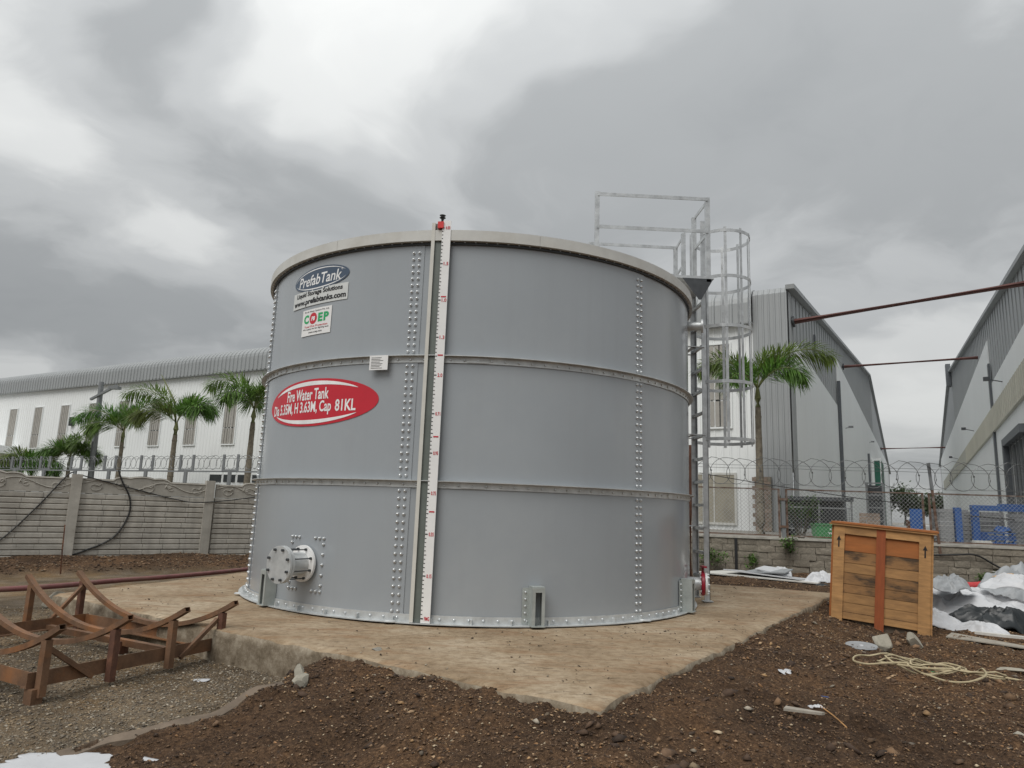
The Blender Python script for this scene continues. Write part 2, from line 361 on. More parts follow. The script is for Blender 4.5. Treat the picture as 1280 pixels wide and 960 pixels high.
def build_ground():
    def axis(lo, hi, step, far):
        a = list(np.arange(lo, hi+1e-6, step)); g = step; p = hi; q = lo; A = []; B = []
        while p < far: g *= 1.35; p += g; A.append(p)
        g = step
        while q > -far: g *= 1.35; q -= g; B.append(q)
        return np.array(B[::-1]+a+A)
    xs = axis(-5.6, 7.6, .035, 900); ys = axis(-7.2, 6.0, .035, 900)
    X, Y = np.meshgrid(xs, ys); Z = height(X, Y)
    pd = pad_dist(X, Y); Z = np.where(pd < -.12, -.5, Z)
    Z = np.where((pd >= -.12) & (pd < 0), np.minimum(Z, -.05), Z)
    S = soil_mask(X, Y)
    n, k = X.shape
    V = np.stack([X, Y, Z], -1).reshape(-1, 3)
    idx = np.arange(n*k).reshape(n, k)
    F = np.stack([idx[:-1, :-1], idx[:-1, 1:], idx[1:, 1:], idx[1:, :-1]], -1).reshape(-1, 4)
    c = np.zeros((n*k, 4), np.float32); c[:, 0] = S.ravel(); c[:, 3] = 1
    mt = bpy.data.materials.new('site_ground'); mt.use_nodes = True; nt = mt.node_tree; N = nt.nodes; L = nt.links
    b = N['Principled BSDF']; b.inputs['Roughness'].default_value = .95; b.inputs['Specular IOR Level'].default_value = .2
    tc = N.new('ShaderNodeTexCoord'); at = N.new('ShaderNodeAttribute'); at.attribute_name = 'Col'
    sp = N.new('ShaderNodeSeparateColor'); L.new(at.outputs['Color'], sp.inputs[0])
    def nz(s, d=6, r=.65):
        n = N.new('ShaderNodeTexNoise'); n.inputs['Scale'].default_value = s; n.inputs['Detail'].default_value = d; n.inputs['Roughness'].default_value = r
        L.new(tc.outputs['Object'], n.inputs['Vector']); return n.outputs['Fac']
    def rp(src, stops):
        n = N.new('ShaderNodeValToRGB'); r = n.color_ramp
        while len(r.elements) < len(stops): r.elements.new(.5)
        for e, (p, q) in zip(r.elements, stops): e.position = p; e.color = (*q, 1)
        L.new(src, n.inputs[0]); return n.outputs[0]
    soil = rp(nz(46, 7, .75), [(.3, (.030, .0185, .0115)), (.47, (.074, .045, .027)), (.6, (.14, .086, .05)), (.74, (.27, .175, .105))])
    grav = rp(nz(60, 6, .75), [(.3, (.085, .067, .049)), (.5, (.165, .135, .100)), (.62, (.235, .197, .15)), (.75, (.35, .305, .24))])
    brown = rp(nz(2.2, 5), [(.4, (1, 1, 1)), (.62, (.80, .70, .56))])
    def mx(f, a, q, bl='MIX'):
        n = N.new('ShaderNodeMix'); n.data_type = 'RGBA'; n.blend_type = bl
        for i, w in ((0, f), (6, a), (7, q)):
            if isinstance(w, float): n.inputs[i].default_value = w
            else: L.new(w, n.inputs[i])
        return n.outputs[2]
    patch = rp(nz(1.0, 6, .68), [(.34, (.52, .50, .48)), (.5, (.95, .93, .9)), (.66, (1.5, 1.38, 1.2))])
    c2 = mx(sp.outputs[0], mx(1.0, grav, brown, 'MULTIPLY'), soil)
    L.new(mx(1.0, c2, patch, 'MULTIPLY'), b.inputs['Base Color'])
    bp = N.new('ShaderNodeBump'); bp.inputs['Strength'].default_value = 1.0; bp.inputs['Distance'].default_value = .016
    L.new(nz(85, 5, .7), bp.inputs['Height']); L.new(bp.outputs[0], b.inputs['Normal'])
    structure(np_mesh('ground', V, F, mt, c, smooth=True))

def build_pad():
    # slab top as a grid inside the quad, slightly uneven, with broken arrises
    n = 150; t = np.linspace(0, 1, n+1); U, W = np.meshgrid(t, t)
    P = [np.array(p) for p in PADC]
    XY = ((1-U)*(1-W))[..., None]*P[0] + (U*(1-W))[..., None]*P[1] + (U*W)[..., None]*P[2] + ((1-U)*W)[..., None]*P[3]
    X = XY[..., 0]; Y = XY[..., 1]
    edge = np.minimum.reduce([U, 1-U, W, 1-W])*7.3
    jag = sstep(.18, 0, edge)*fbm(X*3, Y*3, 3, 4)*.09
    cx, cy = P[0]*.25+P[1]*.25+P[2]*.25+P[3]*.25
    X = X + (X-cx)*jag*.12; Y = Y + (Y-cy)*jag*.12
    Z = .008*fbm(X*2.5, Y*2.5, 9, 4) - .012 - sstep(.06, 0, edge)*(.012+.03*np.clip(fbm(X*5, Y*5, 19, 3), 0, 1))
    idx = np.arange((n+1)**2).reshape(n+1, n+1)
    V = np.stack([X, Y, Z], -1).reshape(-1, 3)
    F = np.stack([idx[:-1, :-1], idx[:-1, 1:], idx[1:, 1:], idx[1:, :-1]], -1).reshape(-1, 4)
    ring = np.concatenate([idx[0, :-1], idx[:-1, -1], idx[-1, :0:-1], idx[:0:-1, 0]])
    lv = len(V); m = len(ring); rows = [ring]; add = []
    for k, z in enumerate((-.07, -.15, -.24, -.5)):
        w = V[ring].copy(); w[:, 2] = z
        bul = .018*fbm(w[:, 0]*4+k*7.7, w[:, 1]*4, 61, 3) + .012
        dx = w[:, 0]-cx; dy = w[:, 1]-cy; l = np.hypot(dx, dy); w[:, 0] += dx/l*bul; w[:, 1] += dy/l*bul
        add.append(w); rows.append(np.arange(lv+k*m, lv+(k+1)*m))
    V = np.concatenate([V]+add)
    S = [np.stack([rows[k], rows[k+1], np.roll(rows[k+1], -1), np.roll(rows[k], -1)], -1) for k in range(4)]
    F = np.concatenate([F]+S)
    mt = bpy.data.materials.new('pad_concrete'); mt.use_nodes = True; nt = mt.node_tree; N = nt.nodes; L = nt.links
    b = N['Principled BSDF']; b.inputs['Roughness'].default_value = .92; b.inputs['Specular IOR Level'].default_value = .25
    tc = N.new('ShaderNodeTexCoord')
    def nz(s, d=6, r=.6, st=(1, 1, 1)):
        mp = N.new('ShaderNodeMapping'); mp.inputs['Scale'].default_value = st; mp.inputs['Rotation'].default_value = (0, 0, R_(8)); L.new(tc.outputs['Object'], mp.inputs[0])
        q = N.new('ShaderNodeTexNoise'); q.inputs['Scale'].default_value = s; q.inputs['Detail'].default_value = d; q.inputs['Roughness'].default_value = r
        L.new(mp.outputs[0], q.inputs['Vector']); return q.outputs['Fac']
    def rp(src, stops):
        q = N.new('ShaderNodeValToRGB'); r = q.color_ramp
        while len(r.elements) < len(stops): r.elements.new(.5)
        for e, (p, w) in zip(r.elements, stops): e.position = p; e.color = (*w, 1)
        L.new(src, q.inputs[0]); return q.outputs[0]
    def mx(f, a, q, bl='MIX'):
        w = N.new('ShaderNodeMix'); w.data_type = 'RGBA'; w.blend_type = bl
        for i, e in ((0, f), (6, a), (7, q)):
            if isinstance(e, float): w.inputs[i].default_value = e
            elif isinstance(e, tuple): w.inputs[i].default_value = (*e, 1)
            else: L.new(e, w.inputs[i])
        return w.outputs[2]
    base = rp(nz(1.1), [(.33, (.25, .182, .115)), (.5, (.34, .26, .172)), (.68, (.44, .36, .26))])
    mott = rp(nz(14, 6, .7), [(.35, (.72, .68, .63)), (.55, (1, 1, 1)), (.75, (1.15, 1.13, 1.1))])
    c = mx(1.0, base, mott, 'MULTIPLY')
    # orange dried-mud swirls and dark trowel lines
    c = mx(rp(nz(1.7, 7, .7, (.8, 2.6, 1)), [(.50, (0, 0, 0)), (.66, (.75, .75, .75))]), c, (.25, .145, .075))
    c = mx(rp(nz(5.5, 7, .72, (1, 4.5, 1)), [(.565, (0, 0, 0)), (.64, (.7, .7, .7))]), c, (.115, .085, .056))
    c = mx(rp(nz(27, 3, .6), [(.68, (0, 0, 0)), (.73, (.85, .85, .85))]), c, (.075, .055, .038))
    # bare pale concrete on the slab's side faces and along its front arris
    ge = N.new('ShaderNodeNewGeometry'); sx = N.new('ShaderNodeSeparateXYZ'); L.new(ge.outputs['True Normal'], sx.inputs[0])
    side = rp(nz(9, 7, .7), [(.33, (.105, .08, .053)), (.5, (.215, .175, .125)), (.68, (.35, .305, .235))])
    c = mx(rp(sx.outputs[2], [(.35, (1, 1, 1)), (.7, (0, 0, 0))]), c, side)
    L.new(c, b.inputs['Base Color'])
    bp = N.new('ShaderNodeBump'); bp.inputs['Strength'].default_value = .6; bp.inputs['Distance'].default_value = .008
    L.new(nz(45, 6, .7), bp.inputs['Height']); L.new(bp.outputs[0], b.inputs['Normal'])
    structure(np_mesh('concrete_pad', V, F, mt, smooth=False))
build_ground(); build_pad()

# ------------------------------------------------------------------ yard and lane behind the walls
A_ANG = R_(-32.5); UV = Vector((math.cos(A_ANG), math.sin(A_ANG), 0)); VV = Vector((-math.sin(A_ANG), math.cos(A_ANG), 0))
K0 = Vector((10.95, 14.7, 0)); YARD = .56
def build_yard():
    a = Vector((*WALL_R0, YARD)); b = Vector((*WALL_R1, YARD)); off = Vector((0, .16, 0))
    far = Vector((*(WALL_L1 - WALL_DL*30), YARD))
    pts = [far+off, a+off, b+off, Vector((900, -190, YARD)), Vector((900, 1500, YARD)), Vector((-900, 1500, YARD)), Vector((-900, -540, YARD))]
    structure(MB().add(pts, [tuple(range(7))]).build('yard', yard_m))
    q = [K0+UV*.6+VV*2, K0+UV*6.7+VV*2, K0+UV*6.7+VV*300, K0+UV*.6+VV*300]
    structure(MB().add([Vector((p.x, p.y, YARD+.005)) for p in q], [(0, 1, 2, 3)]).build('lane_road', road_m))
build_yard()

# ------------------------------------------------------------------ water tank
TR = 2.675; TH = 3.64; RING_Z = (1.227, 2.404)
SEAMS = [-157.0, -104.7, -52.4, -.1, 52.2, 104.0, 154.0]
def cyl(a, r, z): a = R_(a); return Vector((r*math.cos(a), r*math.sin(a), z))
def arc_slab(mb, a0, a1, r0, r1, z0, z1, n, flare=0.0):
    o = len(mb.v)
    for k in range(n+1):
        t = k/n; a = a0+(a1-a0)*t; f = flare*t
        for (r, z) in ((r0+f, z0), (r1+f, z0), (r1+f, z1), (r0+f, z1)): mb.v.append(tuple(cyl(a, r, z)))
    for k in range(n):
        for i in range(4): mb.f.append((o+k*4+i, o+k*4+4+i, o+k*4+4+(i+1) % 4, o+k*4+(i+1) % 4)[::-1])
    mb.f.append((o, o+1, o+2, o+3)); mb.f.append((o+n*4+3, o+n*4+2, o+n*4+1, o+n*4))
    return mb
def text_mesh(body, bold=0.0):
    c = bpy.data.curves.new('lettering', 'FONT'); c.body = body; c.size = 1; c.resolution_u = 3; c.offset = bold
    o = bpy.data.objects.new('lettering', c); COL.objects.link(o); bpy.context.view_layer.update()
    me = bpy.data.meshes.new_from_object(o.evaluated_get(bpy.context.evaluated_depsgraph_get()))
    v = np.array([q.co[:2] for q in me.vertices]); f = [tuple(p.vertices) for p in me.polygons]
    bpy.data.objects.remove(o); bpy.data.curves.remove(c); bpy.data.meshes.remove(me)
    v -= v.min(0); return v, f
def fit_text(body, w, h, bold=0.0, shear=0.0):
    v, f = text_mesh(body, bold); s = v.max(0); v = v/s*np.array((w, h)); v[:, 0] += v[:, 1]*shear; v -= np.array((w/2, h/2)); return v, f
def wrap(mb, v2, f, ang, zc, r, rot=0.0):
    """lay flat (s, z) artwork on the shell at angle ang, height zc"""
    o = len(mb.v); cr, sr = math.cos(R_(rot)), math.sin(R_(rot))
    for (x, y) in v2:
        s = x*cr - y*sr; z = x*sr + y*cr
        mb.v.append(tuple(cyl(ang + math.degrees(s/TR), r, zc+z)))
    mb.f.extend([tuple(i+o for i in q) for q in f]); return mb
def ellipse_art(a, b, n=48, rings=6):
    v = [(0, 0)]; f = []
    for k in range(1, rings+1):
        for i in range(n): t = 2*math.pi*i/n; v.append((a*k/rings*math.cos(t), b*k/rings*math.sin(t)))
    for i in range(n): f.append((0, 1+i, 1+(i+1) % n))
    for k in range(rings-1):
        for i in range(n): f.append((1+k*n+i, 1+k*n+n+i, 1+k*n+n+(i+1) % n, 1+k*n+(i+1) % n))
    return v, f
def band_art(a, b, w, t0, t1, n=32, taper=True):
    v = []; f = []
    for i in range(n+1):
        t = R_(t0+(t1-t0)*i/n); k = w*(math.sin(math.pi*i/n)**.6 if taper else 1)/2
        v += [((a-k)*math.cos(t), (b-k)*math.sin(t)), ((a+k)*math.cos(t), (b+k)*math.sin(t))]
    for i in range(n): f.append((2*i, 2*i+1, 2*i+3, 2*i+2))
    return v, f
def rect_art(w, h, n=10):
    v = []; f = []
    for i in range(n+1): x = -w/2+w*i/n; v += [(x, -h/2), (x, h/2)]
    for i in range(n): f.append((2*i, 2*i+2, 2*i+3, 2*i+1))
    return v, f

def radial(ang, r, z):
    """matrix: local x tangent (to the right seen from outside), y inward, z up"""
    a = R_(ang); n = Vector((math.cos(a), math.sin(a), 0)); t = Vector((-math.sin(a), math.cos(a), 0))
    M = Matrix((t, -n, Vector((0, 0, 1)))).transposed().to_4x4(); M.translation = n*r + Vector((0, 0, z)); return M
def outward(ang, r, z):
    """matrix: local z points radially outward"""
    a = R_(ang); n = Vector((math.cos(a), math.sin(a), 0)); t = Vector((-math.sin(a), math.cos(a), 0))
    M = Matrix((t, Vector((0, 0, 1)), n)).transposed().to_4x4(); M.translation = n*r + Vector((0, 0, z)); return M
BOLT_PROF = [(.0, .019), (.008, .0175), (.012, .013), (.014, .006), (.014, .003), (.0185, .003), (.0185, 0)]

def build_tank():
    T = thing('water_tank', 'large round grey bolted steel water tank standing on the concrete pad', 'tank')
    zs = [0.0, RING_Z[0], RING_Z[1], TH-.03]
    for r in range(3):
        for k in range(7):
            a0 = SEAMS[k]; a1 = SEAMS[(k+1) % 7] + (360 if k == 6 else 0)
            mb = arc_slab(MB(), a0-1.7, a1+1.7, TR-.004, TR, zs[r]+.001*r, zs[r+1]-.001, 28, .007)
            mb.build('shell_panel', tank_grey, T, 30)
    # rings
    for z in RING_Z:
        mb = MB(); arc_slab(mb, 0, 359.99, TR+.008, TR+.014, z-.032, z+.027, 180); arc_slab(mb, 0, 359.99, TR+.008, TR+.062, z+.027, z+.034, 180)
        for k in range(7):                                       # splice plates
            a = SEAMS[k]+14; arc_slab(mb, a-2.2, a+2.2, TR+.014, TR+.0195, z-.026, z+.022, 4)
        mb.build('stiffener_ring', galv, T, 30)
    mb = MB(); arc_slab(mb, 0, 359.99, TR+.008, TR+.014, 0.002, .075, 180); arc_slab(mb, 0, 359.99, TR+.014, TR+.085, .002, .009, 180)
    for k in range(48): arc_slab(mb, k*7.5, k*7.5+.35, TR+.0142, TR+.05, .009, .05, 1)
    mb.build('base_ring', galv, T, 30)
    # rim channel with joints
    for k in range(8):
        a0 = -124+45*k; mb = MB()
        arc_slab(mb, a0+.03, a0+44.97, TR+.055, TR+.062, TH-.065, TH+.035, 24); arc_slab(mb, a0+.03, a0+44.97, TR-.10, TR+.062, TH+.035, TH+.042, 24)
        arc_slab(mb, a0+.03, a0+44.97, TR+.010, TR+.055, TH-.065, TH-.058, 24)
        mb.build('rim_channel', rim_cream, T, 30)
    mb = MB(); arc_slab(mb, 0, 359.99, TR+.004, TR+.024, TH-.092, TH-.068, 180); mb.build('rim_gasket', dark_steel, T, 30)
    MB().lathe([(TR-.1, TH+.02), (1.3, TH+.12), (.0, TH+.2)], 64).build('roof', rim_cream, T, 30)
    # bolts
    src = MB().lathe(BOLT_PROF, 8); me = bpy.data.meshes.new('bolt'); me.from_pydata(src.v, [], src.f); me.materials.append(bolt_steel)
    me.polygons.foreach_set('use_smooth', [True]*len(me.polygons)); me.set_sharp_from_angle(angle=R_(50))
    rest = MB(); NB = 16
    for si, a in enumerate(SEAMS):
        for r in range(3):
            z0 = zs[r]+.075+(.02 if r == 0 else 0); z1 = zs[r+1]-.065-(.075 if r == 2 else 0)
            for k in range(NB):
                z = z0+(z1-z0)*k/(NB-1)
                for da in (-.62, .62):
                    M = outward(a+da, TR+.0075, z)
                    if si < 3:
                        o = link('bolt', me, T); o.matrix_local = M
                    else: rest.lathe(BOLT_PROF, 8, M)
    rest.build('bolts_at_the_far_seams', bolt_steel, T, 50, 'stuff')
    mb = MB()
    for z in RING_Z:
        for k in range(130): mb.lathe([(0, .011), (.007, .010), (.011, .004), (.011, 0)], 6, outward(k*360/130+.7, TR+.0142, z-.006))
    for k in range(130): mb.lathe([(0, .013), (.008, .011), (.013, .005), (.013, 0)], 6, outward(k*360/130+1.1, TR+.0142, .042))
    for k in range(160): mb.lathe([(0, .010), (.009, .008), (.009, 0)], 6, Matrix.Translation(cyl(k*2.25, TR+.03, TH-.068)) @ Matrix.Rotation(math.pi, 4, 'X'))
    mb.build('ring_bolts', bolt_steel, T, 50, 'stuff')
    for a in (-106.2, -53.4, -158):
        MB().lathe([(0, .02), (.05, .016), (.06, .004), (.06, 0)], 12, Matrix.Translation(cyl(a+1.3, TR+.085, .008)) @ Matrix.Diagonal((1, .45, 1, 1))).build('foot_washer', galv, T, 40)
    # anchor brackets (hollow welded chairs bolted to the shell)
    for a in (-137.5, -77.6, -31.5, 15, 60, 110, 165):
        M = radial(a, TR+.009, 0); mb = MB(); w, h, d, t = .058, .345, .115, .008
        mb.box(-w-.062, -w, -.008, 0, .02, h-.01, M)                       # bolting flange
        mb.box(-w, -w+t, -d, 0, .01, h, M); mb.box(w-t, w, -d, 0, .01, h, M)
        mb.box(-w, w, -d-.001, -.002, h, h+t, M); mb.box(-w-.005, w+.005, -d-.02, 0, .0092, .018, M)
        mb.box(-w, -.03, -d-t, -d, .01, h, M); mb.box(.03, w, -d-t, -d, .01, h, M); mb.box(-.03, .03, -d-t, -d, h-.04, h, M)
        ob = mb.build('anchor_bracket', galv_dull, T)
        bb = MB()
        for k in range(5): bb.lathe(BOLT_PROF, 8, outward(a, 0, 0).to_3x3().to_4x4() if False else Matrix.Translation(M @ Vector((-w-.034, -.008, .055+k*.06))) @ outward(a, 0, 0).to_3x3().to_4x4() @ Matrix.Diagonal((.75, .75, .75, 1)))
        bb.build('bracket_bolts', bolt_steel, ob, 50, 'stuff')
    # blind-flanged nozzle on the left
    def nozzle(a, z, rp, rf, ln, blank_m, plate=True, name='nozzle'):
        M = outward(a, TR+.007, z)
        N_ = MB().lathe([(rp, 0), (rp, ln)], 28, M).build(name, galv, T, 40)
        MB().lathe([(rp, .022), (rf, .022), (rf, .046), (rp, .046)], 32, M).build('flange', white_plate, N_, 40)
        MB().lathe([(rp, ln-.025), (rf, ln-.025), (rf, ln), (rp*.4, ln)], 32, M).build('flange', galv, N_, 40)
        MB().lathe([(0, ln+.028), (rf*1.0, ln+.028), (rf, ln+.004), (0, ln+.004)], 32, M).build('blind_flange', blank_m, N_, 40)
        for k in range(8):
            t = 2*math.pi*(k+.5)/8; c = (rp+rf)/2+.006
            b = MB(); X = M @ Matrix.Translation((c*math.cos(t), c*math.sin(t), 0))
            b.lathe([(0, ln+.05), (.013, ln+.05), (.013, ln+.028), (.006, ln+.028), (.006, ln-.025), (.012, ln-.026), (.012, ln-.045), (.006, ln-.045), (.006, .064), (.013, .064), (.013, .046), (0, .046)], 6, X)
            b.build('flange_bolt', dark_steel if name == 'nozzle' else galv, N_, 40)
        if plate:
            hw, hh = .225, .245
            pts = [(x, s*hh) for s in (-1, 1) for x in (-hw, -hw+.055, -hw+.11, hw-.11, hw-.055, hw)] + [(s*hw, y) for s in (-1, 1) for y in (-.19, -.095, -.0, .095, .19)]
            for (x, y) in pts:
                o = link('plate_bolt', me, N_); o.matrix_local = outward(a+math.degrees(x/TR), TR+.007, z+y)
        return N_
    nozzle(-126.9, .445, .105, .172, .285, galv)
    # outlet with red wafer valve on the right, behind the ladder foot
    M = outward(-14.5, TR+.005, .235)
    V_ = MB().lathe([(.075, 0), (.075, .13), (.0, .13)], 24, M).build('outlet_pipe', galv, T, 40)
    MB().lathe([(.07, .13), (.125, .13), (.135, .14), (.135, .165), (.125, .175), (.05, .175)], 24, M).build('wafer_valve', valve_red, V_, 40)
    MB().lathe([(.0, .20), (.13, .20), (.13, .177), (.0, .177)], 24, M).build('flange', white_plate, V_, 40)
    b = MB(); p = M @ Vector((0, .13, .152)); b.tube([p, p+Vector((0, 0, .07))], .024, 8); b.box(-.02, .02, -.10, .03, .06, .08, Matrix.Translation(p)); b.build('valve_handle', valve_red, V_, 40)
    b = MB()
    for k in range(8):
        t = 2*math.pi*k/8; q = M @ Matrix.Translation((.11*math.cos(t), .11*math.sin(t), 0)); b.lathe([(0, .12), (.01, .12), (.01, .225), (0, .225)], 6, q)
    b.build('flange_bolts', galv, V_, 40, 'stuff')
    # upper overflow stub by the ladder
    M = outward(-17, TR+.005, 3.36); O_ = MB().lathe([(.055, 0), (.055, .16), (.085, .16), (.085, .185), (0, .185)], 20, M).build('overflow_stub', galv, T, 40)
    # level gauge
    G = radial(-98.9, TR+.012, 0); z1 = TH+.115
    g = MB(); g.box(-.118, -.084, -.052, -.045, .012, z1, G); g.box(-.118, -.112, -.045, 0, .012, z1, G)
    gauge = g.build('level_gauge', gauge_cream, T)
    MB().box(-.111, .033, -.03, -.022, .012, z1, G).build('gauge_channel', gauge_dark, gauge)
    MB().box(.034, .04, -.05, -.013, .012, z1, G).build('gauge_channel', gauge_dark, gauge)
    MB().box(-.014, .072, -.058, -.0505, .012, z1+.02, G).build('scale_board', white_plate, gauge)
    mb = MB(); nt = 100
    for k in range(nt+1):
        z = .05+(TH+.06-.05)*k/nt; ln = .022 if k % 10 == 0 else (.018 if k % 5 == 0 else .012); h = .0035 if k % 10 else .005
        mb.box(-.013, -.013+ln, -.0605, -.0585, z-h, z+h, G)
    mb.build('scale_ticks', black_print, gauge)
    lab = ['FMG', '0.15', '0.55', '0.75', '0.95', '0.71', '2.0', '1.3', '1.0', '1.5', '4.00']
    for k, s in enumerate(lab):
        z = .05+(TH+.06-.05)*k/10; v, f = fit_text(s, .046, .034, .02); mb = MB()
        for (x, y) in v: mb.v.append(tuple(G @ Vector((x+.042, -.0607, z+y))))
        mb.f = f; mb.build('scale_figure', red_print, gauge)
    for z in (.0, .31, .66, .92):
        mb = MB()
        for (x, y) in rect_art(.05, .012)[0]: mb.v.append(tuple(G @ Vector((x+.035, -.0607, .98+z*2.2+y))))
        mb.f = rect_art(.05, .012)[1]; mb.build('scale_mark', red_print, gauge)
    MB().box(-.057, .0, -.075, -.013, z1-.06, z1+.005, G).build('float_marker', red_float, gauge)
    b = MB(); p = G @ Vector((-.02, -.04, z1+.005)); b.tube([p, p+Vector((0, 0, .05))], .026, 10); b.tube([p+Vector((0, 0, .05)), p+Vector((0, 0, .075))], .032, 10)
    b.build('cable_pulley', black_rubber, gauge, 40)
    # name plate hanging on the upper ring
    G = radial(-111.0, TR+.066, 2.365); pl = MB().box(-.098, .098, -.004, 0, -.072, .07, G).build('name_plate', white_plate, T)
    mb = MB()
    for k in range(8):
        w = .15*random.uniform(.6, 1); 
        mb.box(-.08, -.08+w, -.0052, -.0045, .045-k*.0145, .0495-k*.0145, G)
    mb.build('plate_print', black_print, pl)
    # red oval sign
    S0 = TR+.0105
    ac, zc, ro = -129.6, 2.02, 0.0
    v, f = ellipse_art(.865, .242); sg = wrap(MB(), v, f, ac, zc, S0, ro).build('capacity_sign', red_print, T, 30)
    mb = MB(); v, f = band_art(.80, .198, .042, 38, 150); wrap(mb, v, f, ac, zc, S0+.0015, ro); v, f = band_art(.80, .198, .040, 212, 322); wrap(mb, v, f, ac, zc, S0+.0015, ro)
    mb.build('sign_arc', white_print, sg)
    v, f = fit_text('Fire Water Tank', .70, .118, .022); wrap(MB(), v, f, ac-1.9, zc+.085, S0+.0015, ro).build('sign_lettering', white_print, sg)
    v, f = fit_text('Dia 5.35M, H 3.63M, Cap', 1.06, .148, .022); wrap(MB(), v, f, ac-4.8, zc-.06, S0+.0015, ro).build('sign_lettering', white_print, sg)
    v, f = fit_text('81KL', .255, .118, .022); wrap(MB(), v, f, ac+10.4, zc-.045, S0+.0015, ro).build('sign_lettering', white_print, sg)
    # maker's oval, strip and the small square sticker
    ac, zc = -130.6, 3.345
    v, f = ellipse_art(.455, .126); lg = wrap(MB(), v, f, ac, zc, S0).build('maker_oval', navy_print, T, 30)
    mb = MB(); v, f = band_art(.425, .106, .011, 20, 178); wrap(mb, v, f, ac, zc, S0+.0015); v, f = band_art(.425, .106, .013, 196, 345); wrap(mb, v, f, ac, zc, S0+.0015); mb.build('oval_line', white_print, lg)
    v, f = fit_text('PrefabTank', .70, .118, .012, .16); wrap(MB(), v, f, ac-.1, zc-.005, S0+.0015).build('oval_lettering', white_print, lg)
    v, f = fit_text('®', .025, .025); wrap(MB(), v, f, ac+7.6, zc+.05, S0+.0015).build('oval_lettering', white_print, lg)
    ac, zc = -130.6, 3.148
    v, f = rect_art(.905, .178); st = wrap(MB(), v, f, ac, zc, S0).build('strip_sticker', sticker_white, T, 30)
    v, f = fit_text('Liquid Storage Solutions', .76, .066, .035); wrap(MB(), v, f, ac, zc+.043, S0+.0015).build('strip_lettering', black_print, st)
    v, f = fit_text('www.prefabtanks.com', .86, .08, .04); wrap(MB(), v, f, ac, zc-.042, S0+.0015).build('strip_lettering', black_print, st)
    ac, zc = -130.3, 2.875
    v, f = rect_art(.475, .285); st = wrap(MB(), v, f, ac, zc, S0).build('square_sticker', white_plate, T, 30)
    for s, x, w, mt in (('C', -.162, .088, green_print), ('E', .072, .072, green_print), ('P', .162, .078, green_print)):
        v, f = fit_text(s, w, .095, .05); wrap(MB(), v, f, ac+math.degrees(x/TR), zc+.038, S0+.0015).build('sticker_lettering', mt, st)
    v, f = ellipse_art(.062, .062, 24, 2); wrap(MB(), v, f, ac+math.degrees(-.045/TR), zc+.038, S0+.0015).build('sticker_disc', red_print, st)
    v, f = fit_text('PB', .06, .045, .04, .2); wrap(MB(), v, f, ac+math.degrees(-.047/TR), zc+.036, S0+.0025).build('sticker_lettering', white_print, st)
    for s, w, z, mt in (('Fire & Water Systems Pvt. Ltd.', .40, .115, black_print), ('Total Fire Protection', .38, -.045, red_print), ('We supply the fire fighting tank', .42, -.075, black_print), ('www.coep.com', .22, -.115, black_print)):
        v, f = fit_text(s, w, .022, .01); wrap(MB(), v, f, ac, zc+z, S0+.0015).build('sticker_lettering', mt, st)
build_tank()

